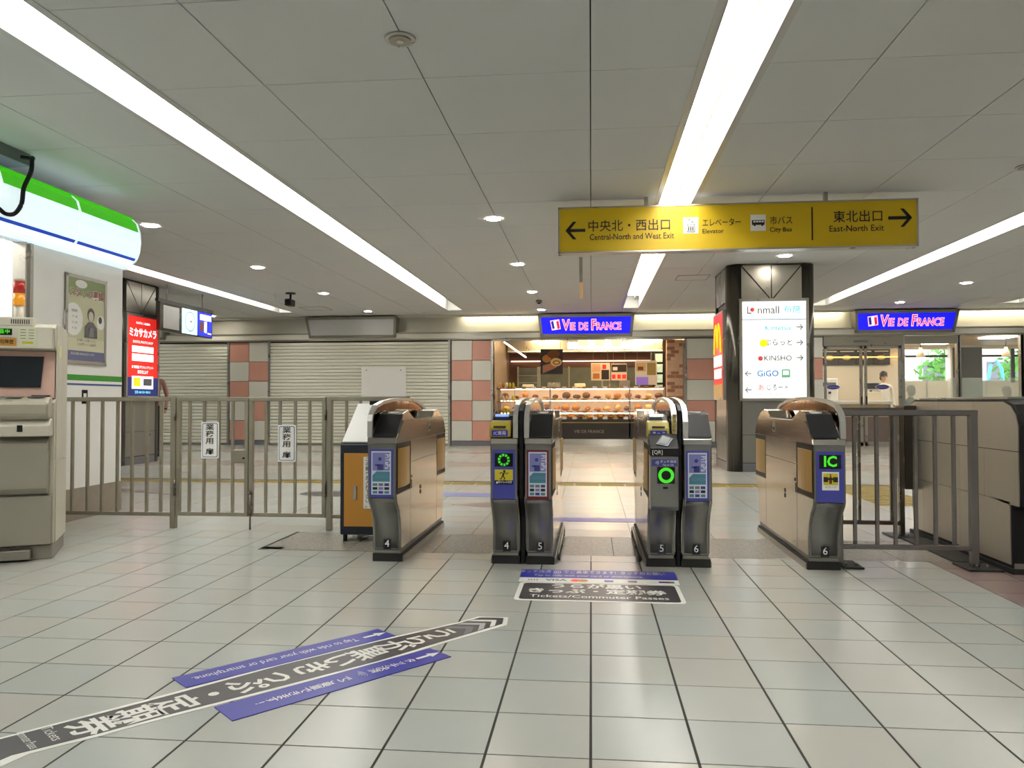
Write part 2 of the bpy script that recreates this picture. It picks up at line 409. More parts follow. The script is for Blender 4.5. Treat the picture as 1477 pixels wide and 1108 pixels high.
def rr(x0, x1, y0, y1, r, n=4):
    P = []
    for cx, cy, a0 in ((x1-r, y1-r, 0), (x0+r, y1-r, 90), (x0+r, y0+r, 180), (x1-r, y0+r, 270)):
        for k in range(n+1): a = math.radians(a0+90*k/n); P.append((cx+r*math.cos(a), cy+r*math.sin(a)))
    return P
MB().pz(rr(-.397, .469, 3.945, 4.337, .03), .0003, .0015, M_stwhite).build('white_border', None, t)
MB().pz(rr(-.372, .446, 3.968, 4.32, .025), .0015, .0022, M_stgrey).build('charcoal_field', None, t)
b = MB()
flat_text(b, 'うらが黒い', .1, .02, 4.255, X1, Y1, M_stwhite, z=.0027, bold=.03, sx=1.0)
flat_text(b, 'きっぷ・定期券', .1, .02, 4.145, X1, Y1, M_stwhite, z=.0027, bold=.03, sx=1.05)
flat_text(b, 'Tickets/Commuter Passes', .075, .035, 4.035, X1, Y1, M_stwhite, z=.0027, bold=.01, sx=.9)
b.build('lettering', None, t)
# far stickers beyond gates
fsticker('floor_lane_sticker', 'small white and lilac arrow sticker on the floor beyond the lane marked 4', [(-1.75, 8.3), (-1.65, 8.45), (-.9, 8.45), (-.95, 8.15), (-1.7, 8.15)], M_lilac)
o = MB().pz([(-2.75+.42*math.cos(a), 8.28+.26*math.sin(a)) for a in [k*math.pi/12 for k in range(24)]], .0005, .002, M_stgrey).build('floor_round_sticker', M_stgrey, None, org=(-2.75, 8.28, 0)); tag(o, 'round dark grey sticker on the floor behind the fence gate', 'floor sticker')
fsticker('floor_lane_sticker', 'blue and white sticker on the floor at the far end of the lane marked 5', [(-.35, 6.55), (.4, 6.55), (.4, 6.75), (-.35, 6.75)], M_stblue)
# floor hatch outline
t = thing('floor_hatch', 'steel edged rectangular floor hatch left of the ticket box', 'hatch', (-2.0, 5.47, 0))
MB().box(-2.262, -2.248, 5.12, 5.83, .0, .003).build('edge_strip', M_blackm, t)
MB().box(-2.262, -1.45, 5.12, 5.132, .0, .003).build('edge_strip', M_rail, t)

# ------------------------------------------------------------------ CEILING
SCX = [-10.4, -6.65, -2.895, .83, 4.62, 8.35]
half = .16
def strip_y(c): return (10.2, 16.45) if c < -6 else (-7.0, 16.45)
ce = MB().box(-13, 14, -9, D+.3, HC+.32, HC+.36).build('ceiling', M_cgap)
struct(ce, 'ceiling of square off-white panels with thin joints and long light slots', 'ceiling')
cb = MB(); cells = {}
xs = [-13, -12, -11.2, -10.56, -10.24, -9.6, -8.6, -7.6, -6.81, -6.49, -5.8, -4.82, -3.84, -3.055, -2.735, -2.0, -1.0, .003, .67, .99, 1.64, 2.62, 3.59, 4.46, 4.78, 5.4, 6.4, 7.4, 8.19, 8.51, 9.2, 10.2, 11.2, 12.2, 14]
ys = [4.585+k*.995 for k in range(-13, 13)]+[D-.05]
pm = {}
for a in range(len(xs)-1):
    x0, x1 = xs[a], xs[a+1]; isstrip = abs((x0+x1)/2 % 3.75-((x0+x1)/2 % 3.75)) >= 0 and any(abs((x0+x1)/2-c) < .05 and x1-x0 < .35 for c in SCX)
    for bq in range(len(ys)-1):
        y0, y1 = ys[bq], ys[bq+1]
        if isstrip:
            sy = strip_y((x0+x1)/2)
            if y0 >= sy[0] and y1 <= sy[1]+.1: continue
            if y1 <= sy[0] or y0 >= sy[1]: pass
            else:
                if y0 < sy[0]: y1 = sy[0]
                else: y0 = sy[1]
        cx, cy = (x0+x1)/2, (y0+y1)/2
        inview = cy > 3 and -0.78*cy-.3 < cx < .57*cy+.3
        if inview:
            key = (round(x1-x0, 3), round(y1-y0, 3))
            if key not in pm: pm[key] = tile_mesh(key[0]-.007, key[1]-.006, M_ceil, 'ceiling_panel')
            place(pm[key], x0+.003, y0+.002, HC+.012, 'ceiling_panel', ce)
        else: cb.box(x0+.003, x1-.003, y0+.002, y1-.002, HC, HC+.012)
sub(cb.build('ceiling_panel', M_ceil, ce), 'the ceiling panels outside the view', 'stuff')
names = ['line of light tubes in the ceiling slot farthest left, behind the store', 'line of light tubes in the ceiling slot beyond the dark left column', 'long line of light tubes in the ceiling slot at left, above the fence', 'long line of light tubes in the ceiling slot passing over the yellow hanging sign', 'long line of light tubes in the ceiling slot at right, beyond the square column', 'line of light tubes in the ceiling slot farthest right above the cafe windows']
for c, nm in zip(SCX, names):
    y0, y1 = strip_y(c)
    t = thing('ceiling_light_strip', nm, 'ceiling light', (c, (y0+y1)/2, HC))
    b = MB()
    b.box(c-half, c+half, y0, y1, HC+.26, HC+.265)
    b.box(c-half-.003, c-half+.004, y0, y1, HC-.004, HC+.265); b.box(c+half-.004, c+half+.003, y0, y1, HC-.004, HC+.265)
    b.box(c-half, c+half, y0, y0+.01, HC, HC+.265); b.box(c-half, c+half, y1-.01, y1, HC, HC+.265)
    b.box(c+.062, c+.083, y0+.01, y1-.01, HC+.18, HC+.26); b.build('light_housing', M_hous, t)
    b = MB(); b.box(c-half-.045, c-half, y0, y1, HC-.004, HC+.001); b.box(c+half, c+half+.045, y0, y1, HC-.004, HC+.001)
    b.build('trim', M_trim, t)
    n = max(1, round((y1-y0-.5)/1.25)); L = (y1-y0-.5)/n
    for k in range(n):
        if y0+.05+(k+1)*L < -4 and False: continue
        b = MB(); ya, yb = y0+.05+k*L, y0+.05+(k+1)*L
        b.box(c-half+.02, c+.055, ya+.004, yb-.004, HC+.205, HC+.245, M_lamp)
        b.box(c+.09, c+half-.015, ya+.004, yb-.004, HC+.205, HC+.245, M_lamp)
        b.build('light_tube', None, t)
def downlight(x, y, label):
    t = thing('downlight', label, 'downlight', (x, y, HC)); b = MB(); n = 16
    def ring(r0, z0, r1, z1, m):
        vs = [(x+r0*math.cos(2*math.pi*k/n), y+r0*math.sin(2*math.pi*k/n), z0) for k in range(n)]+[(x+r1*math.cos(2*math.pi*k/n), y+r1*math.sin(2*math.pi*k/n), z1) for k in range(n)]
        return MB().add(vs, [(k, (k+1) % n, n+(k+1) % n, n+k) for k in range(n)], m, True)
    ring(.092, HC-.003, .075, HC-.009, M_white).build('trim_ring', None, t)
    MB().pz([(x+.078*math.cos(2*math.pi*k/n), y+.078*math.sin(2*math.pi*k/n)) for k in range(n)], HC-.007, HC-.003, M_down).build('lamp', None, t)
for x, y, l in [(-4.85, 8.13, 'round downlight in the ceiling just beyond the end of the lit store fascia'), (-4.82, 10.85, 'round downlight second out in the row beyond the store fascia'), (-4.8, 13.6, 'round downlight third out in the row beyond the store fascia, right of the camera'),
                (-4.8, 16.4, 'round downlight farthest in the row beyond the store fascia'), (-1.03, 8.22, 'round downlight nearest in the row left of the yellow sign'), (-1.03, 11.0, 'round downlight second in the row left of the yellow sign'), (-1.04, 13.83, 'round downlight third in the row left of the yellow sign'),
                (-1.05, 16.55, 'round downlight over the bakery, farthest in the row left of the yellow sign'), (2.6, 10.75, 'round downlight in the ceiling in front of the square column'), (6.2, 13.56, 'round downlight nearer of the two right of the square column'), (6.1, 16.1, 'round downlight above the blue cafe sign'), (-8.6, 16.9, 'round downlight at the far left above the roller shutter')]:
    downlight(x, y, l)
def speaker(x, y, l):
    t = thing('ceiling_speaker', l, 'speaker', (x, y, HC)); n = 20
    C_ = lambda r: [(x+r*math.cos(2*math.pi*k/n), y+r*math.sin(2*math.pi*k/n)) for k in range(n)]
    MB().pz(C_(.085), HC-.012, HC, M_alu).build('rim', None, t, bevel=.003)
    MB().pz(C_(.06), HC-.018, HC-.011, M_headd).build('grille', None, t)
    MB().pz(C_(.02), HC-.022, HC-.018, M_ltile).build('cap', None, t)
speaker(-1.015, 4.06, 'round ceiling speaker near the top of the view, left of centre'); speaker(3.62, 6.85, 'round ceiling speaker at the right edge of the view')
for x, y, w_, l in [(-5.75, 15.8, .55, 'flush ceiling access hatch behind the security camera'), (1.6, 12.5, .5, 'flush ceiling access hatch left of the square column')]:
    t = thing('ceiling_hatch', l, 'hatch', (x, y, HC))
    b = MB(); q = w_/2
    for a_ in ((x-q, x+q, y-q, y-q+.012), (x-q, x+q, y+q-.012, y+q), (x-q, x-q+.012, y-q, y+q), (x+q-.012, x+q, y-q, y+q)): b.box(*a_, HC-.006, HC)
    b.build('frame', M_headd, t); MB().box(x-q+.014, x+q-.014, y-q+.014, y+q-.014, HC-.003, HC).build('hatch_panel', M_ceil, t)
# CCTV
t = thing('security_camera', 'small dark security camera hanging under the ceiling at left', 'camera', (-5.38, 13.5, HC))
MB().tube([(-5.38, 13.5, HC), (-5.38, 13.5, HC-.02)], .09, 14).build('mount', M_black, t)
MB().tube([(-5.38, 13.5, HC-.02), (-5.38, 13.5, HC-.13)], .02, 8).build('stem', M_black, t)
MB().box(-5.44, -5.32, 13.36, 13.58, HC-.24, HC-.12).build('camera_body', M_black, t, bevel=.015)
MB().tube([(-5.38, 13.36, HC-.18), (-5.38, 13.33, HC-.18)], .03, 12).build('lens', M_blk2, t)
MB().tube([(-5.68, 13.5, HC), (-5.67, 13.5, HC-.1), (-5.6, 13.5, HC-.19), (-5.5, 13.5, HC-.2), (-5.42, 13.5, HC-.15)], .006, 5).build('cable', M_white, t)
t = thing('ceiling_sensor', 'small round sensors on the ceiling beyond the row of downlights by the yellow sign', 'sensor', (-1.0, 15.0, HC))
MB().tube([(-1.0, 15.0, HC), (-1.0, 15.0, HC-.05)], .06, 12).build('sensor_body', M_headd, t)
MB().tube([(-1.0, 15.0, HC-.05), (-1.0, 15.0, HC-.07)], .03, 12).build('lens', M_black, t)
# hanging pole
t = thing('hanging_pole_lamp', 'thin grey pole with a pale lower end hanging from the ceiling below the yellow sign', 'pole', (-.133, 10.6, HC))
MB().box(-.155, -.11, 10.58, 10.62, 2.62, HC).build('pole', M_alu, t)
MB().box(-.155, -.105, 10.57, 10.63, 2.40, 2.62).build('lamp_cover', mat('pale_wood', (222, 184, 140), .4, emit=.2), t, bevel=.004)

# ------------------------------------------------------------------ YELLOW SIGN
SY = 7.45
t = thing('hanging_direction_sign', 'long yellow hanging exit sign with arrows and black lettering', 'sign', (1.34, SY, 2.42))
ZB, ZT, XL, XR = 2.425, 2.868, -.31, 2.995
MB().box(XL+.012, XR-.012, SY-.0, SY+.12, ZB+.012, ZT-.012).build('sign_board', M_yboard, t)
b = MB()
for q in ((XL, XR, ZB, ZB+.014), (XL, XR, ZT-.014, ZT), (XL, XL+.014, ZB, ZT), (XR-.014, XR, ZB, ZT)): b.box(q[0], q[1], SY-.006, SY+.126, q[2], q[3])
b.build('sign_frame', M_alu, t)
for x in (.53, 2.19): MB().box(x-.018, x+.018, SY+.045, SY+.08, ZT, HC).build('hanger', M_alu, t)
yy = SY-.003
b = MB(); K = .99; zc = lambda z: z
MB().text('中央北・西出口', .118, (.366, yy, 2.672), X1, Z1, M_ink, bold=.004, sx=.96).build('lettering', None, t)
MB().text('Central-North and West Exit', .082, (-.012, yy, 2.572), X1, Z1, M_ink, al='LEFT', sx=.81, bold=.004).build('lettering', None, t)
MB().text('エレベーター', .083, (1.046, yy, 2.682), X1, Z1, M_ink, al='LEFT', sx=.73, bold=.005).build('lettering', None, t)
MB().text('Elevator', .06, (1.046, yy, 2.605), X1, Z1, M_ink, al='LEFT', bold=.006).build('lettering', None, t)
MB().text('市バス', .083, (1.665, yy, 2.687), X1, Z1, M_ink, al='LEFT', sx=.86, bold=.004).build('lettering', None, t)
MB().text('City Bus', .06, (1.665, yy, 2.605), X1, Z1, M_ink, al='LEFT', bold=.006).build('lettering', None, t)
MB().text('東北出口', .118, (2.69, yy, 2.705), X1, Z1, M_ink, al='RIGHT', bold=.004, sx=.96).build('lettering', None, t)
MB().text('East-North Exit', .082, (2.69, yy, 2.60), X1, Z1, M_ink, al='RIGHT', sx=.94, bold=.004).build('lettering', None, t)
MB().box(2.045, 2.057, yy, SY, 2.50, 2.81).build('divider_line', M_ink, t)
def arrow(b, x, z, s_, L, H, th, y=yy):
    # s_=1 right
    b.py([(x-s_*L/2, z-th/2), (x+s_*(L/2-th*.6), z-th/2), (x+s_*(L/2-th*.6), z+th/2), (x-s_*L/2, z+th/2)], y, y+.002, M_ink)
    for q in (1, -1):
        b.py([(x+s_*L/2, z), (x+s_*(L/2-H*.85), z+q*H), (x+s_*(L/2-H*.85-th*1.1), z+q*H), (x+s_*(L/2-th*1.2), z)], y, y+.002, M_ink)
MBa = MB(); arrow(MBa, -.145, 2.642, -1, .19, .085, .03); sub(MBa.build('arrow', None, t))
MBa = MB(); arrow(MBa, 2.835, 2.69, 1, .21, .085, .03); sub(MBa.build('arrow', None, t))
b = MB(); b.box(.872, 1.012, yy, SY, 2.588, 2.742, M_white)
q = lambda x0, x1, z0, z1, m=M_ink, bb=None: (bb or b).box(x0, x1, yy-.0015, yy, z0, z1, m)
q(.905, .98, 2.60, 2.605); q(.905, .98, 2.67, 2.675); q(.905, .91, 2.60, 2.675); q(.975, .98, 2.60, 2.675)
for x in (.923, .942, .961): q(x-.005, x+.005, 2.612, 2.65); q(x-.003, x+.003, 2.652, 2.66)
for x, s_ in ((.927, 1), (.958, -1)):
    b.box(x-.002, x+.002, yy-.0015, yy, 2.688, 2.728, M_ink)
    z = 2.728 if s_ > 0 else 2.688
    for e in (1, -1): b.py([(x, z), (x+e*.012, z-s_*.014), (x+e*.012, z-s_*.02), (x, z-s_*.007)], yy-.0015, yy, M_ink)
sub(b.build('elevator_icon', None, t), 'white square elevator pictogram')
b = MB(); b.box(1.492, 1.632, yy, SY, 2.598, 2.752, M_white); q(1.505, 1.62, 2.655, 2.70, M_ink, b)
for x in (1.53, 1.6): b.py([(x+.01*math.cos(a), 2.653+.01*math.sin(a)) for a in [k*math.pi/5 for k in range(10)]], yy-.0015, yy, M_ink)
for k in range(4): b.box(1.518+k*.025, 1.537+k*.025, yy-.0025, yy-.0014, 2.678, 2.693, M_white)
sub(b.build('bus_icon', None, t), 'white square bus pictogram')

# ------------------------------------------------------------------ TICKET GATES
GY = 4.69
def polyoffset(x, pts): return [(x, GY+a, z) for a, z in pts]
PROF = [(0, .745), (0, .416), (.02, .385), (.075, .33), (.11, .27), (.125, .2), (.128, .07), (1.49, .07), (1.495, .2), (1.51, .27), (1.545, .33), (1.60, .385), (1.62, .42), (1.62, .70), (1.59, .80), (1.55, .855), (1.49, .885), (.19, .888), (.15, .875), (.05, .80), (.02, .775)]
def figure_pic(b, x, y, z, s_, m):     # running figure pictogram
    b.py([(x+s_*.05+.12*s_*math.cos(a), z+.36*s_+.12*s_*math.sin(a)) for a in [k*math.pi/4 for k in range(8)]], y-.001, y, m)
    for p in ([(-.1, .2), (.1, .25), (.0, -.15), (-.18, -.1)], [(-.12, .2), (-.4, .1), (-.45, .18), (-.12, .3)], [(.08, .22), (.3, .05), (.5, .2), (.45, .25), (.3, .14), (.1, .3)], [(-.1, -.1), (.0, -.15), (.15, -.3), (.05, -.5), (-.02, -.48), (.03, -.3), (-.1, -.2)], [(-.18, -.1), (-.08, -.15), (-.25, -.45), (-.45, -.42), (-.43, -.36), (-.3, -.36)]):
        b.py([(x+s_*a, z+s_*c) for a, c in p], y-.001, y, m)
def display(t, kind, x0, x1, frame):
    z0, z1 = .417, .713; y = GY-.004; W = x1-x0
    MB().box(x0, x1, y, GY+.002, z0, z1).build('display_panel', frame, t)
    b = MB(); f = y-.0005
    fx = lambda u: x0+u*W
    fz = lambda v: z0+v*(z1-z0)
    R = lambda u0, u1, v0, v1, m, d=0: b.box(fx(u0), fx(u1), f-.0005-d, f+.001, fz(v0), fz(v1), m)
    if kind == 'card':
        R(.08, .92, .06, .96, mat('card_white', (206, 210, 224), .4, var=0)); R(.13, .87, .56, .93, M_lilac, .0006)
        b.py([(fx(.45)+.011*math.cos(a), fz(.80)+.011*math.sin(a)) for a in [k*math.pi/6 for k in range(12)]], f-.002, f-.0005, M_navy)
        R(.34, .60, .57, .69, M_navy, .001); R(.24, .45, .655, .69, M_navy, .001)
        b.text('PiTaPa', .042, (fx(.76), f-.0022, fz(.745)), (0, 0, -1), X1, M_white, bold=0, sx=.82)
        b.py([(fx(.13), fz(.33)), (fx(.87), fz(.33)), (fx(.87), fz(.54)), (fx(.3), fz(.54)), (fx(.13), fz(.46))], f-.0015, f-.0005, M_tealp)
        b.text('ICOCA', .026, (fx(.55), f-.0022, fz(.43)), X1, Z1, M_lilac, bold=.01)
        cols = [M_tealp, M_stgrey2, M_navy, M_ink, M_lilac, M_ink, M_tealp, M_navy, M_tealp]
        for r_ in range(3):
            for c_ in range(3):
                R(.14+c_*.25, .34+c_*.25, .24-r_*.08, .295-r_*.08, cols[r_*3+c_], .0006)
        sub(b.build('card_poster', None, t), 'white poster with lilac and teal card logos')
    else:
        R(.1, .9, .66, .93, M_led)
        cx, cz = fx(.5), fz(.795); f2 = f-.0018
        if kind == 'ring':
            r = .031
            for k in range(20):
                a = 2*math.pi*k/20; a2 = a+.27
                b.py([(cx+(r-.009)*math.cos(a), cz+(r-.009)*math.sin(a)), (cx+(r+.006)*math.cos(a), cz+(r+.006)*math.sin(a)), (cx+(r+.006)*math.cos(a2), cz+(r+.006)*math.sin(a2)), (cx+(r-.009)*math.cos(a2), cz+(r-.009)*math.sin(a2))], f2, f, M_green if k % 2 else M_greend)
            R(.1, .9, .38, .60, M_yel); figure_pic(b, fx(.5), f-.001, fz(.49), .062, M_ink)
            R(.1, .9, .30, .38, M_led); b.text('飛び込み危険', .018, (fx(.55), f-.0015, fz(.34)), X1, Z1, M_white, sx=.8)
            b.py([(fx(.14), fz(.315)), (fx(.26), fz(.315)), (fx(.2), fz(.365))], f-.0015, f, M_white)
        else:
            b.text('IC', .085, (cx, f2, cz), X1, Z1, M_green, bold=.03, sx=.95)
            R(.2, .82, .24, .6, M_white); R(.25, .78, .34, .57, M_yel, .0006)
            R(.25, .42, .40, .50, M_ink, .001); R(.6, .78, .40, .50, M_ink, .001); R(.46, .56, .37, .5, M_dred, .001); R(.42, .6, .44, .48, M_ink, .0012); R(.49, .53, .5, .56, M_ink, .001)
            b.text('ICカード', .016, (fx(.52), f-.0015, fz(.3)), X1, Z1, M_ink)
        sub(b.build('led_display', None, t), 'green lit display with pictogram below')
def gate(label, x0, x1, fin, disp, frame, num, reader=False, qr=False, extra=False):
    t = thing('ticket_gate', label, 'ticket gate', ((x0+x1)/2, GY+.8, 0)); W = x1-x0
    MB().px([(GY+a, z) for a, z in PROF], x0+.004, x1-.004, M_steelf).build('gate_body', None, t, bevel=.004)
    b = MB(); b.box(x0-(.005 if fin == 'R' else 0), x1+(.005 if fin == 'L' else 0), GY+.125, GY+1.5, 0, .05, M_blackm); b.box(x0+.01, x1-.01, GY+.135, GY+1.49, .05, .072, M_rail)
    xk = x1+.005 if fin == 'L' else x0-.012; b.box(xk, xk+.007, GY+.14, GY+1.5, 0, .035, M_rail)
    b.build('plinth', None, t)
    lane = [x1] if fin == 'L' else [x0]
    if extra: lane = [x0, x1]
    for xs_ in (x0, x1):
        s_ = 1 if xs_ == x1 else -1; xa = xs_-s_*.004
        def SP(name, pts, m=M_steel, d=.004, o=0): 
            MB().px([(GY+a, z) for a, z in pts], xa+s_*o, xa+s_*(o+d), m).build(name, None, t)
        SP('side_panel', [(.012, .752), (.03, .78), (.155, .872), (.192, .884), (1.488, .881), (1.545, .852), (1.585, .798), (1.612, .752)])
        SP('side_panel', [(.378, .612), (1.24, .612), (1.24, .748), (.378, .748)])
        SP('access_panel', [(.378, .085), (1.24, .085), (1.24, .607), (.378, .607)])
        SP('side_panel', [(.372, .085), (.135, .085), (.131, .2), (.117, .27), (.082, .332), (.03, .385), (.012, .418), (.012, .43), (.372, .43)])
        SP('side_panel', [(1.246, .085), (1.485, .085), (1.489, .2), (1.503, .27), (1.54, .334), (1.59, .388), (1.608, .42), (1.608, .43), (1.246, .43)])
        for k, (ya, yb) in enumerate(((.012, .372), (1.246, 1.608))):
            SP('flap_pocket', [(ya, .435), (yb, .435), (yb, .748), (ya, .748)], M_black, .002)
            m_ = MB(); A_, B_ = GY+ya+.02, GY+yb-.02; n = 5
            for i in range(n):
                f0, f1 = i/n, (i+1)/n; h0 = .004+.012*math.sin(math.pi*f0); h1 = .004+.012*math.sin(math.pi*f1)
                m_.add([(xa, A_+(B_-A_)*f0, .47), (xa, A_+(B_-A_)*f1, .47), (xa+s_*h1, A_+(B_-A_)*f1, .47), (xa+s_*h0, A_+(B_-A_)*f0, .47), (xa, A_+(B_-A_)*f0, .715), (xa, A_+(B_-A_)*f1, .715), (xa+s_*h1, A_+(B_-A_)*f1, .715), (xa+s_*h0, A_+(B_-A_)*f0, .715)],
                       [(0, 1, 2, 3), (4, 7, 6, 5), (3, 2, 6, 7)] if s_ < 0 else [(3, 2, 1, 0), (5, 6, 7, 4), (7, 6, 2, 3)], M_amber)
            m_.build('flap_door', None, t)
        mk = MB()
        for q_ in ((.40, .425, .50, .52), (.395, .405, .43, .49), (.655, .69, .40, .425), (.655, .69, .365, .392)): mk.px([(GY+q_[0], q_[2]), (GY+q_[1], q_[2]), (GY+q_[1], q_[3]), (GY+q_[0], q_[3])], xa+s_*.004, xa+s_*.006, M_ink)
        mk.px([(GY+.93, .79), (GY+1.01, .79), (GY+1.01, .865), (GY+.93, .865)], xa+s_*.004, xa+s_*.006, M_headd)
        mk.px([(GY+.945, .80), (GY+1.0, .80), (GY+1.0, .825), (GY+.945, .825)], xa+s_*.006, xa+s_*.007, M_ink)
        mk.build('side_marks', None, t)
    # front
    zt = .745
    MB().px([(GY-.004, .748), (GY+.03, .748), (GY+.03, .785), (GY+.02, .785), (GY-.002, .782)], x0+.002, x1-.002, M_band).build('front_band', None, t, bevel=.002)
    b = MB(); P = [(-.004, .41), (.016, .383), (.071, .328), (.106, .27), (.121, .2), (.124, .085), (.128, .085), (.128, .2), (.112, .27), (.076, .332), (.02, .388), (0, .412)]
    b.px([(GY+a, z) for a, z in P], x0+.018, x1-.018, M_steelf, True); b.build('front_panel', None, t)
    MB().box(x0+W*.35, x0+W*.7, GY+.078, GY+.086, .335, .347).build('front_latch', M_black, t)
    cx = (x0+x1)/2+.003
    p = MB().box(cx-.024, cx+.024, GY+.119, GY+.124, .078, .138).build('number_plate', M_blk2, t)
    MB().text(num, .062, (cx, GY+.1175, .112), X1, Z1, M_white).build('numeral', None, p)
    if not qr: display(t, disp, x0+.016, x1-.022 if fin != 'R' else x1-.016, frame)
    # fin
    fx0, fx1 = (x0, x0+.03) if fin == 'L' else (x1-.03, x1)
    arc_o = [(0, .785), (.003, .885), (.018, .925), (.05, .952), (.115, .985), (.28, 1.010), (.5, 1.025), (.74, 1.033), (1.0, 1.031), (1.28, 1.014), (1.47, .985), (1.55, .955), (1.58, .915)]
    arc_i = [(1.555, .915), (1.53, .94), (1.455, .966), (1.27, .994), (1.0, 1.011), (.74, 1.013), (.5, 1.005), (.28, .99), (.12, .965), (.065, .94), (.04, .915), (.026, .885), (.026, .785)]
    b = MB(); n = len(arc_o); oo = arc_o; ii = list(reversed(arc_i))
    for k in range(n-1):
        b.px([(GY+oo[k][0], oo[k][1]), (GY+oo[k+1][0], oo[k+1][1]), (GY+ii[k+1][0], ii[k+1][1]), (GY+ii[k][0], ii[k][1])], fx0, fx1, M_hoods)
    b.build('hood_arch', None, t)
    MB().px([(GY+a, z) for a, z in ([(.02, .80), (.02, .88)]+ii[2:]+[(1.55, .86), (1.5, .885), (.19, .885)])], fx0+.012, fx1-.012, M_fin).build('hood_glass', None, t)
    # top black scanner
    sx0, sx1 = (x0+.032, x1-.002) if fin == 'L' else (x0+.002, x1-.032)
    hump = [(.004, .786), (.02, .79), (.16, .925), (.30, .942), (.40, .915), (.52, .893), (.9, .893), (.9, .86), (.19, .86), (.004, .785)]
    if not reader:
        MB().px([(GY+a, z) for a, z in [(.004, .786), (.014, .80), (.155, .925), (.29, .942), (.40, .912), (.48, .893), (.48, .86), (.19, .86)]], sx0, sx1, M_black).build('scanner_cover', None, t, bevel=.003)
        for k in (0, 1):
            o = MB(); xx = sx0+(sx1-sx0)*(.5); yy_ = GY+.215+k*0
        MB().pz([(((sx0+sx1)/2)+.035*math.cos(a), GY+.23+.055*math.sin(a)) for a in [k*math.pi/8 for k in range(16)]], .930, .940, M_white).build('touch_pad', None, t)
    else:
        MB().px([(GY+a, z) for a, z in [(.02, .80), (.10, .885), (.16, .915), (.36, .925), (.48, .893), (.48, .86), (.1, .8)]], sx0, sx1, M_black).build('scanner_cover', None, t, bevel=.003)
        MB().px([(GY+a, z) for a, z in [(-.012, .79), (-.008, .84), (.03, .882), (.1, .89), (.1, .79)]], sx0-.006, sx1-.012, mat('reader_yellow', (178, 160, 56), .4)).build('card_reader', None, t, bevel=.006)
        b = MB(); b.box(sx0+.022, sx1-.04, GY-.014, GY-.008, .846, .858, M_ink); b.box(sx0+.01, sx1-.028, GY-.0145, GY-.011, .795, .832, M_stblue)
        b.text('IC専用' if not qr else 'きっぷ', .026, ((sx0+sx1)/2-.008, GY-.0155, .813), X1, Z1, M_white); b.build('reader_label', None, t)
        MB().pz([((sx0+sx1)/2-.01+.042*math.cos(a), GY+.12+.05*math.sin(a)) for a in [k*math.pi/8 for k in range(16)]], .912, .926, mat('touch_pad_lit', (140, 170, 235), .3, emit=.9, var=0) if not qr else M_lbw).build('touch_pad', None, t)
    MB().box(sx0+.004, sx1-.004, GY+.5, GY+1.12, .886, .893).build('top_glass', M_teal, t)
    MB().px([(GY+a, z) for a, z in [(1.08, .886), (1.17, .935), (1.30, .945), (1.42, .92), (1.50, .88)]], sx0, sx1, M_steel).build('rear_hump', None, t, bevel=.003)
    for xx in (sx0-.001, sx1-.003): MB().px([(GY+a, z) for a, z in [(.14, .884), (.17, .93), (.30, .948), (.40, .918), (.50, .886)]], xx, xx+.004, M_steel).build('cheek_plate', None, t)
    if qr:
        q0, q1 = x0+.004, x1-.006; yq = GY-.135
        MB().px([(yq, .69), (yq-.003, .40), (yq+.02, .375), (yq+.135, .375), (yq+.135, .69)], q0, q1, M_steelf).build('reader_housing', None, t, bevel=.003)
        MB().px([(yq-.004, .69), (yq-.004, .735), (yq+.12, .815), (yq+.12, .69)], q0-.002, q1+.002, M_black).build('ticket_window', None, t, bevel=.003)
        b = MB(); cc = Vector((q0, yq-.0045, .735)); uu = Vector((0, .124, .08)); rr_ = Vector((q1-q0, 0, 0)); nn = Vector((0, -.0012, .002))
        Q = lambda a, c, d=0: cc+rr_*a+uu*c+nn*(1+d)
        b.prism([Q(.22, .25), Q(.62, .1), Q(.86, .62), Q(.48, .85)], nn, M_stgrey2); b.prism([Q(.32, .3, 1), Q(.58, .2, 1), Q(.76, .6, 1), Q(.5, .74, 1)], nn, mat('icon_pale_grey', (150, 158, 158), .6, var=0))
        b.text('[QR]', .03, (q0+.04, yq-.006, .712), X1, Z1, M_stwhite)
        b.box(q0+.003, q1-.003, yq-.006, yq-.003, .735, .7375, M_band); b.build('window_marks', None, t)
        MB().box(q0+.006, q1-.008, yq-.007, yq, .632, .672).build('blue_label', M_navy, t)
        b = MB(); b.text('タッチ決済', .019, ((q0+q1)/2+.02, yq-.008, .658), X1, Z1, M_white); b.text('Tap to ride', .014, ((q0+q1)/2+.02, yq-.008, .640), X1, Z1, M_white)
        for k in range(3): b.tube([(q0+.03+.008*k*math.cos(a), yq-.008, .652+(.006+.005*k)*math.sin(a)) for a in (-.9, -.4, 0, .4, .9)], .0012, 4, M_white)
        b.box((q0+q1)/2-.042, (q0+q1)/2+.058, yq-.008, yq-.002, .532, .628, M_led)
        cx_, cz_ = (q0+q1)/2+.008, .58
        for k in range(20):
            a = 2*math.pi*k/20; a2 = a+.3; r0, r1 = .027, .045
            b.py([(cx_+r0*math.cos(a), cz_+r0*math.sin(a)), (cx_+r1*math.cos(a), cz_+r1*math.sin(a)), (cx_+r1*math.cos(a2), cz_+r1*math.sin(a2)), (cx_+r0*math.cos(a2), cz_+r0*math.sin(a2))], yq-.0095, yq-.008, M_green)
        sub(b.build('led_ring_display', None, t), 'green glowing ring on black square')
        MB().box((q0+q1)/2-.01, (q0+q1)/2+.018, yq-.006, yq, .502, .514).build('slot', M_black, t)
        b = MB(); b.box(fx0+.003, fx1-.003, GY-.006, GY+.002, .70, .93, M_tact)
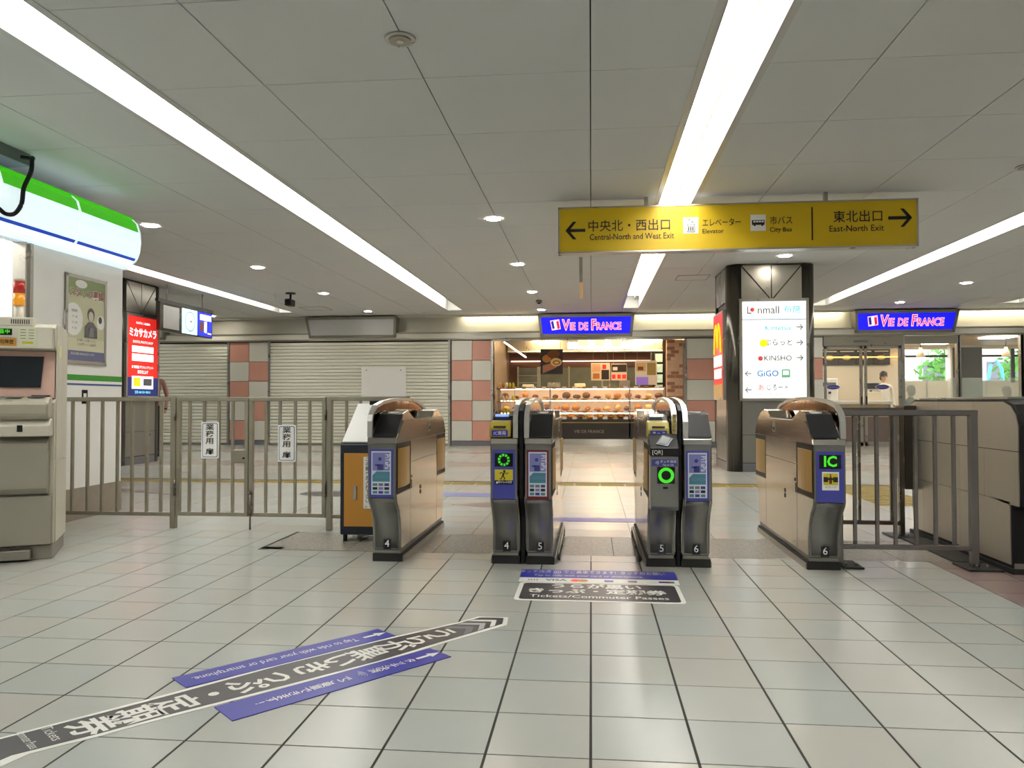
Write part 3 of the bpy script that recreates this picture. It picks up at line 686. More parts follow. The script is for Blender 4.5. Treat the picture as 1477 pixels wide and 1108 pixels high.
        for k, ch in enumerate('きっぷを入れる'): b.text(ch, .024, ((fx0+fx1)/2, GY-.0075, .915-k*.028), X1, Z1, M_ink)
        b.build('yellow_label', None, t)
    return t
gate('single ticket gate marked 4 beside the orange ticket box, blue card poster on its front', -1.375, -1.19, 'L', 'card', M_blue, '4')
gate('ticket gate marked 4 with yellow card reader and green ring display', -.612, -.442, 'R', 'ring', M_blue, '4', reader=True)
gate('ticket gate marked 5 with a dark red framed card poster', -.404, -.234, 'L', 'card', M_dred, '5')
gate('ticket gate marked 5 with slanted black ticket window and green ring', .335, .505, 'R', 'ring', M_blue, '5', reader=True, qr=True)
gate('ticket gate marked 6 with blue framed card poster, right unit of a pair', .54, .71, 'L', 'card', M_blue, '6')
gate('single ticket gate marked 6 with green IC display, beside the right fence', 1.285, 1.47, 'R', 'ic', M_blue, '6')
for x0, x1, l in ((-.436, -.410, 'left'), (.511, .534, 'right')):
    o = MB().px([(GY+a, z) for a, z in [(.13, 0), (.13, .3), (.02, .42), (.01, .95), (.1, .985), (1.3, .985), (1.6, .6), (1.48, 0)]], x0, x1, M_black).build('gate_filler', M_black, None, org=((x0+x1)/2, GY+.8, 0), bevel=.003)
    tag(o, 'black filler panel between the two joined gates of the %s pair' % l, 'panel')
# thin lane rails on the floor by the lanes
for x, l in ((-.205, 'left'), (.30, 'right')):
    t = thing('lane_kick_rail', 'low dark kick rail at the foot of the %s side of the lane marked 5' % l, 'rail', (x, 5.5, 0))
    MB().tube([(x, 4.86, .03), (x, 5.9, .03)], .008, 6).build('rail', M_blackm, t)
    MB().tube([(x, 4.86, .06), (x, 5.9, .06)], .006, 6).build('rail', M_rail, t)
    for y in (4.95, 5.4, 5.85): MB().box(x-.006, x+.006, y, y+.01, 0, .06).build('bracket', M_blackm, t)

# big right gate
def wide_gate():
    t = thing('wide_ticket_gate', 'wide ticket gate housing clad in large steel panels at the right edge', 'ticket gate', (2.6, 5.6, 0))
    x0, x1 = 2.43, 2.80
    prof = [(4.81, .03), (4.81, .385), (4.70, .40), (4.70, .86), (4.73, .93), (4.79, .985), (4.885, 1.014), (6.17, 1.014), (6.24, .99), (6.285, .94), (6.31, .86), (6.31, .40), (6.24, .33), (6.22, .03)]
    MB().px(prof, x0+.006, x1, M_black).build('housing', None, t, bevel=.004)
    zs = 1.0
    cols = [(4.935, 5.12), (5.126, 5.30), (5.306, 5.50), (5.506, 5.78), (5.784, 6.02), (6.024, 6.19)]
    def P(pts): MB().px(pts, x0, x0+.006, M_steelw).build('side_panel', None, t)
    P([(4.73, .715), (4.73, .86), (4.755, .925), (4.81, .975), (4.89, 1.0), (5.25, 1.0), (5.25, .715)])
    P([(5.254, .715), (5.254, 1.0), (5.75, 1.0), (5.75, .715)])
    P([(5.754, .715), (5.754, 1.0), (6.16, 1.0), (6.23, .98), (6.27, .93), (6.295, .86), (6.295, .715)])
    P([(4.73, .40), (4.73, .71), (5.12, .71), (5.12, .42), (4.84, .40)])
    for a, c in [(5.124, 5.45), (5.454, 5.78), (5.784, 6.06)]: P([(a, .42), (c, .42), (c, .71), (a, .71)])
    P([(6.064, .42), (6.295, .42), (6.295, .71), (6.064, .71)])
    for a, c in [(4.83, 5.20), (5.204, 5.45), (5.454, 5.78), (5.784, 6.02), (6.024, 6.205)]: P([(a, .05), (c, .05), (c, .416), (a, .416)])
    MB().box(x0-.01, x1, 4.79, 6.25, 0, .03).build('plinth', M_blackm, t)
    MB().px([(4.9, 1.012), (6.15, 1.012), (6.15, 1.03), (4.9, 1.03)], x0+.03, x1-.03, M_alu).build('top_rail', None, t, bevel=.004)
    MB().box(2.46, 2.8, 4.69, 4.70, .45, .62, M_steeld).build('end_cover', None, t); MB().box(2.44, 2.8, 4.805, 4.81, .03, .06, M_rail).build('end_trim', None, t)
    MB().box(2.36, 2.43, 6.27, 6.31, .80, .90).build('call_button', M_blk2, t, bevel=.004)
    MB().px([(6.12, .34), (6.30, .42), (6.305, .95), (6.28, .97), (6.12, .97)], 2.34, 2.43, M_steeld).build('rear_unit', None, t, bevel=.004)
M_steelw = mat('panel_steel', (196, 188, 174), .38, .75, var=.12, scale=3, aniso=(3, 3, .4))
wide_gate()

# right fences
def fence(label, y, xa, xb, z0, z1, bars, posts, plates, name='metal_fence', mrail=M_rail, w_=.035):
    t = thing(name, label, 'fence', ((xa+xb)/2, y, 0))
    MB().box(xa, xb, y-.02, y+.02, z1-.035, z1).build('top_rail', mrail, t, bevel=.004)
    MB().box(xa, xb, y-.015, y+.015, z0-.015, z0+.015).build('bottom_rail', mrail, t, bevel=.003)
    for x in bars: MB().box(x-.009, x+.009, y-.012, y+.012, z0, z1-.03).build('bar', mrail, t)
    for x in posts: MB().box(x-w_/2, x+w_/2, y-.022, y+.022, 0, z1).build('post', mrail, t, bevel=.004)
    for x, a in plates:
        MB().box(x-a, x+a, y-.1, y+.12, 0, .012).build('base_plate', M_blackm, t, bevel=.003)
        for q_ in (-.03, .03): MB().tube([(x+q_, y-.04, .012), (x+q_, y-.04, .03)], .006, 6).build('bolt', M_rail, t)
    return t
M_dkrail = mat('rail_dark_steel', (118, 112, 104), .25, .85, var=.2, scale=10)
M_rr = mat('rail_bright_steel', (132, 128, 126), .22, .9, var=.1, scale=10)
fence('near steel railing between the gate marked 6 and the wide gate', 4.95, 1.49, 2.31, .12, .95, [1.598, 1.728, 1.834, 1.954, 2.067, 2.174], [1.50, 2.285], [(1.56, .06), (2.31, .10)], mrail=M_rr, w_=.045)
fence('far steel railing behind the near one, at the back of the gates on the right', 6.06, 1.49, 2.31,   .10, .955, [1.60, 1.73, 1.86, 1.99, 2.12, 2.22], [1.50, 2.29], [(2.29, .1)], mrail=M_dkrail)
o = MB().box(2.24, 2.415, 5.09, 5.94, .0, .012).build('floor_plate', M_blackm, None, org=(2.33, 5.6, 0), bevel=.003); tag(o, 'black floor plate along the foot of the wide gate', 'plate')

# ------------------------------------------------------------------ LEFT FENCE
FY = 5.93
def dirty(name): return mat(name, (150, 145, 130), .42, .55, var=.2, scale=14)
M_fn = dirty('fence_worn_steel')
fence('fixed steel fence panel beside the store wall, left of the hinged gates', FY, -4.36, -3.345, .11, 1.045, [-4.189, -4.057, -3.932, -3.801, -3.676, -3.55, -3.43], [-3.322], [], mrail=M_fn, w_=.045)
fence('short fixed steel fence panel behind the orange ticket box', FY, -2.022, -1.40, .11, 1.045, [-1.904, -1.79, -1.67, -1.54], [-2.04], [], mrail=M_fn, w_=.045)
def leaf(label, xa, xb, bars, hinge, lock):
    t = thing('fence_gate', label, 'gate', ((xa+xb)/2, FY, .09))
    MB().box(xa, xb, FY-.02, FY+.02, 1.008, 1.043).build('top_rail', M_fn, t, bevel=.004)
    MB().box(xa, xb, FY-.015, FY+.015, .10, .13).build('bottom_rail', M_fn, t, bevel=.003)
    for x in bars: MB().box(x-.009, x+.009, FY-.012, FY+.012, .12, 1.01).build('bar', M_fn, t)
    for x in (xa+.014, xb-.014): MB().box(x-.014, x+.014, FY-.018, FY+.018, .10, 1.01).build('stile', M_fn, t)
    for z in (.3, .55-.2, .9): MB().tube([(hinge, FY-.028, z-.04), (hinge, FY-.028, z+.04)], .009, 8).build('hinge', M_dkrail, t)
    if lock:
        MB().box(-2.83, -2.705, FY-.02, FY+.015, .52, .625).build('lock_plate', M_fn, t, bevel=.004)
        MB().tube([(-2.73, FY-.022, .56), (-2.73, FY-.032, .56)], .008, 8).build('keyhole', M_black, t)
    else:
        MB().tube([(-2.672, FY-.03, .0), (-2.672, FY-.03, .32)], .008, 8).build('drop_bolt', M_dkrail, t)
        for z in (.16, .28): MB().box(-2.69, -2.655, FY-.04, FY-.016, z, z+.03).build('bolt_guide', M_dkrail, t)
leaf('left leaf of the hinged steel fence gates, with the lock plate', -3.295, -2.70, [-3.191, -3.069, -2.947, -2.832], -3.30, True)
leaf('right leaf of the hinged steel fence gates, with the drop bolt', -2.69, -2.068, [-2.558, -2.444, -2.319, -2.201], -2.064, False)
def gsign(label, x0, x1, z0, z1):
    t = thing('staff_gate_sign', label, 'sign', ((x0+x1)/2, FY, z0))
    MB().py(rr(x0, x1, z0, z1, .008), FY-.028, FY-.022, M_white).build('sign_plate', None, t)
    MB().py(rr(x0+.01, x1-.01, z0+.01, z1-.01, .012), FY-.029, FY-.028, M_navy).build('border', None, t)
    MB().py(rr(x0+.015, x1-.015, z0+.015, z1-.015, .01), FY-.030, FY-.029, M_white).build('field', None, t)
    b = MB()
    for ch, f in zip('業務用扉', (.85, .66, .47, .18)): b.text(ch, .052, ((x0+x1)/2, FY-.0315, z0+(z1-z0)*f), X1, Z1, M_ink, bold=.015, sx=1.4)
    b.build('lettering', None, t)
gsign('white staff only sign on the left leaf of the fence gates', -3.08, -2.935, .557, .846)
gsign('white staff only sign on the right leaf of the fence gates', -2.449, -2.304, .534, .823)

# ticket box
t = thing('ticket_collection_box', 'orange and navy ticket collection box with sloping white top behind the left gate', 'collection box', (-1.6, 5.7, 0))
x0, x1, y0, y1 = -1.80, -1.41, 5.46, 5.87
b = MB(); b.px([(y0, .05), (y0, .70), (y1, .98), (y1, .05)], x0, x1, M_bnavy); b.build('box_body', None, t, bevel=.006)
MB().box(x0+.03, x1-.03, y0-.006, y0+.002, .11, .635).build('front_door', M_orange, t, bevel=.002)
MB().box(x0+.10, x0+.125, y0-.014, y0-.006, .30, .40).build('handle', M_alu, t, bevel=.002)
MB().prism([(x0+.012, y0+.01, .711), (x1-.012, y0+.01, .711), (x1-.012, y1-.01, .983), (x0+.012, y1-.01, .983)], (0, -.004, .008), M_white).build('sloping_top', None, t)
MB().prism([(x0+.2, y0+.2, .826), (x0+.33, y0+.2, .826), (x0+.33, y0+.25, .853), (x0+.2, y0+.25, .853)], (0, -.004, .009), M_black).build('slot', None, t)
MB().box(x0+.12, x0+.24, y1-.08, y1+.0, .98, 1.01).build('top_clip', M_black, t)
n_ = MB().box(x0+.175, x0+.30, y0-.009, y0-.006, .24, .61).build('notice', M_white, t)
b = MB()
for k, ch in enumerate('この箱へお入れ下さい。'): b.text(ch, .033, (x0+.205, y0-.0105, .59-k*.033), X1, Z1, M_ink, bold=.012)
b.build('notice_text', None, n_)
for x in (x0+.03, x1-.03):
    for y in (y0+.03, y1-.03): MB().tube([(x, y, 0), (x, y, .05)], .016, 8).build('foot', M_black, t)

# ------------------------------------------------------------------ FARE MACHINE
fm = thing('fare_adjustment_machine', 'beige fare adjustment machine with black screen and coin tray at left', 'ticket machine', (-3.42, 4.66, 0), math.radians(28))
L = dict(parent=fm, local=True)
W0 = -.95
P = [(0, .10), (0, .42), (-.02, .46), (-.02, .74), (0, .79), (-.02, 1.01), (.07, 1.03), (.115, 1.33), (.02, 1.36), (.0, 1.50), (.06, 1.53), (.52, 1.53), (.52, .10)]
MB().px([(0.04, .10), (.04, 1.0), (.12, 1.03), (.14, 1.33), (.05, 1.36), (.03, 1.48), (.09, 1.51), (.52, 1.51), (.52, .10)], W0, -.004, M_beige).build('cabinet', **L)
MB().box(W0, -.01, .05, .52, 0, .09).build('base', M_greyb, **L, bevel=.004)
MB().box(W0, -.12, -.02, .05, .015, .075).build('kick_plate', M_rail, **L, bevel=.004)
MB().box(W0, -.01, .0, .045, .10, .41).build('lower_door', M_greyb, **L, bevel=.004)
MB().px([(.045, .415), (.0, .425), (-.03, .46), (-.03, .745), (.045, .79)], W0, -.03, M_greyb).build('middle_door', None, **L, bevel=.003)
MB().px([(.0, .78), (-.02, .84), (-.02, .97), (.04, 1.0), (.06, .78)], W0, -.32, M_beiged).build('tray_recess', None, **L)
b = MB(); b.px([(-.065, .79), (-.075, .86), (-.02, .90), (.05, .90), (.05, .79)], -.30, -.012, M_beige); b.build('coin_return', None, **L, bevel=.006)
b = MB(); b.px([(-.09, .925), (-.10, 1.0), (-.03, 1.035), (.06, 1.04), (.06, .90), (-.06, .895)], -.29, -.02, M_beiged); b.build('card_slot_unit', None, **L, bevel=.01)
MB().box(-.19, -.16, -.0745, -.07, .82, .862).build('ticket_slot', M_black, **L)
b = MB(); b.box(-.26, -.17, -.06, .03, 1.036, 1.045, M_alu); b.box(-.14, -.05, -.05, .03, 1.036, 1.043, M_stgrey2); b.box(-.29, -.25, -.03, .04, 1.036, 1.04, M_black); b.box(-.13, -.03, .02, .06, 1.04, 1.05, M_dark); b.build('coin_slots', None, **L)
MB().box(W0, -.34, -.03, .02, .93, .95).build('tray_lip', M_beiged, **L, bevel=.004)
MB().tube([(W0, -.0, .87), (-.34, -.0, .87)], .055, 12).build('coin_roller', M_rail, **L)
MB().box(W0, -.33, -.03, .05, .79, .81).build('coin_tray', M_teal, **L)
b = MB(); b.box(W0, -.32, .03, .05, 1.03, 1.045, M_dark); b.build('note_slot', None, **L)
MB().prism([(W0, .105, 1.035), (-.012, .105, 1.035), (-.012, .128, 1.335), (W0, .128, 1.335)], (0, -.02, 0), M_salm).build('screen_surround', None, **L)
MB().prism([(W0, .095, 1.10), (-.09, .095, 1.10), (-.075, .108, 1.30), (W0, .108, 1.30)], (0, -.018, 0), M_screen).build('screen', None, **L)
MB().box(W0, -.012, .0, .06, 1.345, 1.485).build('header_panel', M_beige, **L, bevel=.004)
MB().box(W0, -.12, .015, .10, 1.487, 1.545).build('top_cover', M_beige, **L, bevel=.006)
b = MB()
for k in range(9): b.box(-.245+k*.012, -.24+k*.012, .012, .016, 1.502, 1.53, M_ink)
b.build('vent_slots', None, **L)
b = MB(); yf = -.002
b.box(W0, -.21, yf, .003, 1.36, 1.41, M_orange); b.box(-.345, -.235, yf-.001, .003, 1.428, 1.468, M_led); b.box(-.2, -.10, yf-.001, .003, 1.352, 1.478, mat('keypad_cream', (206, 208, 180), .5))
b.text('取扱中', .03, (-.29, yf-.003, 1.448), X1, Z1, M_green, bold=.01)
b.text('チャージ・利用履歴', .03, (-.225, yf-.002, 1.384), X1, Z1, M_ink, al='RIGHT', bold=.01, sx=.85)
b.text('乗り越し 精算', .042, (-.38, yf-.002, 1.435), X1, Z1, mat('ink_maroon', (120, 50, 70), .5, var=0), al='RIGHT', bold=.01)
b.box(-.36, -.22, yf-.001, .003, 1.413, 1.4145, M_dred)
for k in range(4):
    for q_ in range(2): b.box(-.19+q_*.045, -.16+q_*.045, yf-.002, yf, 1.462-k*.018, 1.465-k*.018, M_ink)
b.box(-.18, -.12, yf-.002, yf, 1.375, 1.39, M_yel)
b.build('header_print', None, **L)
b = MB(); b.box(-.004, .002, .09, .52, .10, .62); b.box(-.004, .002, .09, .30, .63, 1.49); b.box(-.004, .002, .305, .52, .63, 1.49); b.build('side_cover', M_beige, **L)
MB().box(.002, .004, .16, .23, 1.30, 1.38).build('side_sticker', mat('sticker_pale_yellow', (226, 222, 140), .5), **L)
# stack light on the machine
t = thing('stack_light', 'red and amber signal tower light standing on the fare machine', 'signal light', (-3.86, 4.90, 1.53))
cx, cy = -3.86, 4.90
MB().tube([(cx, cy, 1.50), (cx, cy, 1.66)], .03, 14, M_beige).build('base', None, t)
MB().tube([(cx, cy, 1.66), (cx, cy, 1.74)], .035, 14, mat('amber_lens', (230, 150, 30), .2, emit=.3)).build('amber_lens', None, t)
MB().tube([(cx, cy, 1.745), (cx, cy, 1.825)], .035, 14, mat('red_lens', (180, 40, 30), .2, emit=.15)).build('red_lens', None, t)
MB().tube([(cx, cy, 1.825), (cx, cy, 1.84)], .035, 14, M_beiged).build('cap', None, t)

# ------------------------------------------------------------------ STORE AT LEFT
WX = -4.37
wl = thing('wall_left', 'white painted store wall with green and blue stripe', 'wall', (WX-.1, 4, 0)); wl['kind'] = 'structure'
b = MB(); WY0, WY1 = 5.35-.9, 5.69
b.box(WX-.15, WX, 5.69, 6.87, .27, 2.70); b.box(WX-.15, WX, -1, 4.3, .27, 2.70); b.box(WX-.15, WX, 4.3, 5.69, .27, 1.58); b.box(WX-.15, WX, 4.3, 5.69, 2.28, 2.70)
b.build('wall_panel', M_wall, wl)
MB().box(-8.5, WX-.15, 6.72, 6.87, .0, 2.72).build('return_wall', M_wall, wl)
MB().box(-12, WX-.0, -1, 6.87, 2.70, 2.73).build('store_roof', M_wall, wl)
MB().box(WX, WX+.003, 5.69, 6.87, 1.19, 1.24).build('green_stripe', mat('stripe_green', (50, 150, 40), .4), wl)
MB().box(WX, WX+.003, 5.69, 6.87, 1.165, 1.19).build('pale_stripe', M_wall, wl)
MB().box(WX, WX+.003, 5.69, 6.87, 1.150, 1.165).build('blue_stripe', mat('stripe_blue', (50, 80, 150), .4), wl)
o = MB().box(WX-.15, WX+.004, -1, 6.874, 0, .27).build('baseboard_left', M_stone, None, org=(WX, 4, 0)); struct(o, 'brown stone skirting at the foot of the store wall', 'baseboard')
wn = thing('window_1', 'store window with aluminium frame behind the fare machine', 'window', (WX, 5, 1.58)); wn['kind'] = 'structure'
b = MB()
for q_ in ((4.3, 5.69, 1.58, 1.61), (4.3, 5.69, 2.25, 2.28), (5.655, 5.69, 1.58, 2.28), (4.3, 4.33, 1.58, 2.28), (5.60, 5.615, 1.6, 2.26)): b.box(WX-.1, WX+.008, q_[0], q_[1], q_[2], q_[3])
b.build('window_frame', M_alu, wn); MB().box(WX-.05, WX-.044, 4.33, 5.655, 1.61, 2.25).build('window_pane', M_glass, wn)
# store inside
o = MB().box(-5.6, -5.55, 3.5, 6.7, 1.2, 2.6).build('store_shelf_wall', M_wall, None, org=(-5.6, 5, 1.2)); tag(o, 'bright white store interior wall seen through the store window', 'wall panel'); o['kind'] = 'structure'
o = MB().box(-5.5, -4.9, 4.0, 6.4, 2.64, 2.66).build('store_ceiling_lamp', M_store, None, org=(-5.2, 5, 2.65)); tag(o, 'flat lamp on the ceiling inside the store', 'lamp')
for k, (y, z, m_) in enumerate(((5.3, 2.0, M_fgreen), (5.9, 1.95, M_green))):
    pass
o = MB().box(-5.54, -5.50, 5.2, 6.3, 1.93, 2.12).build('green_poster', mat('soft_green', (120, 190, 150), .5, emit=.3), None, org=(-5.52, 5.7, 1.9)); tag(o, 'green and white notice inside the store window', 'poster')
# fascia
fa = thing('shop_fascia', 'curved lit shop fascia in white with green and blue bands', 'sign', (-4.3, 4, 2.3))
fp = [(-4.37, 2.73), (-4.315, 2.728), (-4.27, 2.687), (-4.243, 2.60), (-4.236, 2.50), (-4.248, 2.41), (-4.27, 2.355), (-4.285, 2.331), (-4.33, 2.30), (-4.37, 2.285)]
joints = [-1, .85, 1.72, 2.59, 3.46, 4.33, 5.2, 6.07, 6.93]
for a, c in zip(joints[:-1], joints[1:]):
    y0_, y1_ = a+.012, c-.012; b = MB()
    for k in range(len(fp)-1):
        m_ = [M_fwhite, M_fgreen, M_fgreen, M_fwhite, M_fwhite, M_fwhite, M_fblue, M_fwhite, M_fwhite][k]
        (xa, za), (xb, zb) = fp[k], fp[k+1]
        b.add([(xa, y0_, za), (xa, y1_, za), (xb, y1_, zb), (xb, y0_, zb)], [(0, 3, 2, 1)], m_, True)
    b.build('fascia_panel', None, fa)
for c in joints[1:]:
    b = MB(); w2 = .014
    for k in range(len(fp)-1):
        (xa, za), (xb, zb) = fp[k], fp[k+1]
        b.prism([(xa+.003, c-w2, za), (xb+.003, c-w2, zb), (xb-.02, c-w2, zb), (xa-.02, c-w2, za)], (0, 2*w2, 0), M_fwhite)
    b.build('fascia_rib', None, fa)
MB().py([p for p in fp], 6.93, 6.94, M_fwhite).build('end_cap', None, fa)
MB().box(-4.6, -4.37, -1, 6.93, 2.73, 2.745).build('top_tray', M_fwhite, fa); MB().box(-4.37, -4.30, -1, 6.93, 2.728, 2.74).build('top_lip', M_fgreen, fa)
MB().box(-4.44, -4.30, -1, 6.9, 2.25, 2.285).build('under_tray', M_fwhite, fa)
# junction box and hose
t = thing('ceiling_junction_box', 'grey box on the ceiling above the lit store fascia', 'junction box', (-4.6, 5.3, HC))
MB().box(-4.9, -4.40, 5.0, 5.70, 2.865, HC).build('box_body', mat('box_grey', (110, 118, 120), .4), t, bevel=.004)
o = MB().tube(smooth_path([(-4.38, 5.56, 2.90), (-4.30, 5.58, 2.89), (-4.21, 5.46, 2.85), (-4.185, 5.42, 2.74), (-4.195, 5.36, 2.60), (-4.195, 5.34, 2.48), (-4.2, 5.28, 2.39), (-4.21, 5.20, 2.368), (-4.22, 5.12, 2.40), (-4.24, 5.0, 2.385), (-4.3, 4.9, 2.34), (-4.37, 4.88, 2.30)]), .016, 8, M_black).build('black_hose', None, None, org=(-4.3, 5.5, 2.9)); tag(o, 'thick black hose looping down over the store fascia', 'hose')
# poster
t = thing('recruitment_poster', 'framed staff recruitment poster on the white store wall', 'poster', (WX, 6.33, 1.33))
y0_, y1_, z0_, z1_ = 6.06, 6.61, 1.33, 2.09; xf = WX+.02
MB().box(WX, WX+.012, y0_, y1_, z0_, z1_).build('backing', mat('poster_paper', (196, 196, 160), .5), t)
b = MB()
for q_ in ((y0_, y1_, z0_, z0_+.03), (y0_, y1_, z1_-.03, z1_), (y0_, y0_+.03, z0_, z1_), (y1_-.03, y1_, z0_, z1_)): b.box(WX, xf, *q_)
b.build('frame', M_alu, t, bevel=.004)
b = MB(); xp = WX+.0125
def PR(u0, u1, v0, v1, m, d=0): b.box(xp, xp+.0008+d, y0_+.03+u0*.49, y0_+.03+u1*.49, z0_+.03+v0*.70, z0_+.03+v1*.70, m)
pt = lambda u, v, d=.002: (xp+d, y0_+.03+u*.49, z0_+.03+v*.70)
PR(0, 1, 0, .12, mat('poster_slate', (84, 90, 136), .5)); PR(0, 1, .12, .27, mat('poster_cream', (214, 210, 180), .5)); PR(0, 1, .8, 1, mat('poster_green', (130, 150, 90), .5))
def circ(u, v, ru, rv, m, d=.001): 
    P_ = [(xp, y0_+.03+(u+ru*math.cos(a))*.49, z0_+.03+(v+rv*math.sin(a))*.70) for a in [k*math.pi/8 for k in range(16)]]; b.prism(P_, (d, 0, 0), m)
circ(.15, .5, .25, .2, M_white); circ(.35, .94, .16, .05, M_white)
b.text('スタッフ募集', .085, pt(.5, .82, .0025), Y1, Z1, M_white, bold=.05, sx=.92)
b.text('スタッフ募集', .085, pt(.5, .82, .0035), Y1, Z1, mat('ink_rust', (150, 60, 40), .5, var=0), bold=.02, sx=.92)
for k in range(4): b.text(['時間帯', '17 : 00', '12 : 00', '9 : 00'][k], .026, pt(.17, .6-.07*k, .003), Y1, Z1, M_ink)
# drawn assistant figure
circ(.62, .58, .10, .085, M_hair, .0012); circ(.62, .56, .07, .062, mat('print_face', (206, 196, 180), .6, var=0), .002); circ(.9, .5, .11, .09, M_white, .0012); circ(.88, .53, .05, .045, M_hair, .002)
b.prism([pt(.44, .29, .001), pt(.45, .42, .001), pt(.55, .49, .001), pt(.68, .49, .001), pt(.79, .42, .001), pt(.8, .29, .001)], (.001, 0, 0), M_stgrey)
b.prism([pt(.56, .30, .002), pt(.57, .42, .002), pt(.69, .42, .002), pt(.7, .30, .002)], (.001, 0, 0), M_stgrey2)
b.text('1,210円  ～  1,260円', .03, pt(.5, .2, .003), Y1, Z1, M_ink); b.text('お気軽にご応募ください', .024, pt(.5, .25, .003), Y1, Z1, M_ink); b.text('求人のお問い合わせはスタッフまで', .024, pt(.4, .08, .003), Y1, Z1, M_white, sx=.8)
b.build('poster_lettering', None, t)
MB().box(xp+.005, xp+.006, y0_+.03, y1_-.03, z0_+.03, z1_-.03).build('cover_sheet', mat('poster_cover', (250, 250, 250), .03, var=0, alpha=.04), t)
t = thing('wall_notice', 'small dark framed notice on the store wall just above the fence rail', 'notice', (WX, 6.34, 1.0))
MB().box(WX, WX+.006, 6.30, 6.37, .99, 1.11).build('plate', M_blk2, t); MB().box(WX+.006, WX+.007, 6.315, 6.355, 1.03, 1.08).build('symbol', M_stwhite, t)

# ------------------------------------------------------------------ PILLARS
def pillar(name, cx, cy, label):
    h = .61; ch = .11; pw = h-ch
    t = thing(name, label, 'pillar', (cx, cy, 0)); t['kind'] = 'structure'
    core = h-.02
    MB().pz([(cx+a, cy+c) for a, c in [(-core, -core+ch), (-core+ch, -core), (core-ch, -core), (core, -core+ch), (core, core-ch), (core-ch, core), (-core+ch, core), (-core, core-ch)]], 0, HC, M_steeld).build('core', None, t)
    for sx in (-1, 1):
        for sy in (-1, 1):
            P_ = [(cx+sx*(h-.03), cy+sy*(h-.19)), (cx+sx*h, cy+sy*(h-.19))]
            for k in range(5): a = math.pi/2*k/4; P_.append((cx+sx*(h-.13+.13*math.cos(a)), cy+sy*(h-.13+.13*math.sin(a))))
            P_ += [(cx+sx*(h-.19), cy+sy*h), (cx+sx*(h-.19), cy+sy*(h-.03))]
            MB().pz(P_, 0, HC-.01, M_steeld, True).build('corner_cladding', None, t)
    a0, a1 = -h+.195, h-.195
    for face in ('f', 'l', 'r', 'b'):
        def Q(u0, z, d):
            return {'f': (cx+u0, cy-h+.012-d, z), 'b': (cx-u0, cy+h-.012+d, z), 'l': (cx-h+.012-d, cy-u0, z), 'r': (cx+h-.012+d, cy+u0, z)}[face]
        nv = {'f': (0, -.012, 0), 'b': (0, .012, 0), 'l': (-.012, 0, 0), 'r': (.012, 0, 0)}[face]
        def panel(pts, m, nm='cladding_panel'): MB().prism([Q(u, z, 0) for u, z in pts], nv, m).build(nm, None, t)
        panel([(a0, .13), (a1, .13), (a1, .52), (a0, .52)], M_pil); panel([(a0, .525), (a1, .525), (a1, 1.03), (a0, 1.03)], M_pil)
        panel([(a0, 0), (a1, 0), (a1, .12), (a0, .12)], M_stgrey2)
        zt0, zt1, m_ = 2.44, HC-.03, 0; g = .008
        panel([(a0, zt0), (-g*2, zt0), (a0, zt1-g*2)], M_truss, 'truss_panel'); panel([(a0+g*1.5, zt1), (-g, zt0+g*2), (-g, zt1)], M_truss, 'truss_panel')
        panel([(a1, zt0), (g*2, zt0), (a1, zt1-g*2)], M_truss, 'truss_panel'); panel([(a1-g*1.5, zt1), (g, zt0+g*2), (g, zt1)], M_truss, 'truss_panel')
        if face in 'b' or (name and face == 'x'): panel([(a0, 1.04), (a1, 1.04), (a1, 2.43), (a0, 2.43)], M_pil)
    return t
M_pil = mat('pillar_grey_panel', (140, 138, 134), .3, .5, var=.06, scale=2)
M_truss = mat('pillar_silver_panel', (170, 166, 158), .28, .75, var=.06, scale=2)
PRX, PRY = 2.55, 11.93
pillar('pillar', PRX, PRY, 'square dark steel clad column with the white directory, right of centre')
# directory
t = thing('directory_lightbox', 'white backlit floor directory on the front of the steel column', 'sign', (PRX, PRY-.61, 1.03))
dy = PRY-.64; x0, x1, z0, z1 = 2.125, 3.02, 1.035, 2.435
b = MB()
for q_ in ((x0-.03, x1+.03, z0-.03, z0+.01), (x0-.03, x1+.03, z1-.02, z1+.02), (x0-.03, x0+.01, z0, z1), (x1-.01, x1+.03, z0, z1)): b.box(q_[0], q_[1], dy-.02, dy+.06, q_[2], q_[3])
b.build('frame', M_alu, t, bevel=.004)
MB().box(x0, x1, dy-.005, dy+.04, z0, z1).build('light_panel', M_lbw, t)
b = MB(); yl = dy-.008
g1 = mat('ink_soft_grey', (96, 100, 102), .5, var=0); g2 = mat('ink_dark_grey', (44, 44, 46), .5, var=0)
cb_ = mat('ink_cyan', (70, 190, 210), .5, emit=.35, var=0); cbl = mat('ink_sky_blue', (20, 130, 205), .5, emit=.35, var=0); cr_ = mat('ink_coral', (240, 80, 80), .5, emit=.35, var=0); cgr = mat('ink_mint', (120, 205, 160), .5, emit=.35, var=0); cyl = mat('ink_lemon', (250, 235, 20), .5, emit=1, var=0)
DX = lambda px_: x0+(px_-98)/645*(x1-x0)
DZ = lambda py_: z1-(py_-80)/935*(z1-z0)
T = lambda s_, h, px_, py_, m, bold=.004, **k: MB().text(s_, h, (DX(px_), yl-.001, DZ(py_)), X1, Z1, m, bold=bold, **k).build('directory_lettering', None, t)
def disc(px_, py_, r, m): b.py([(DX(px_)+r*math.cos(a), DZ(py_)+r*math.sin(a)) for a in [k*math.pi/8 for k in range(16)]], yl-.001, yl+.003, m)
b.box(x0, x1, yl, dy, DZ(268), DZ(262), mat('ink_steel_blue', (80, 120, 160), .5, emit=.4, var=0))
T('L  nmall', .16, 312, 178, g1, sx=.9); T('布施', .12, 600, 178, cb_); disc(206, 172, .03, cr_)
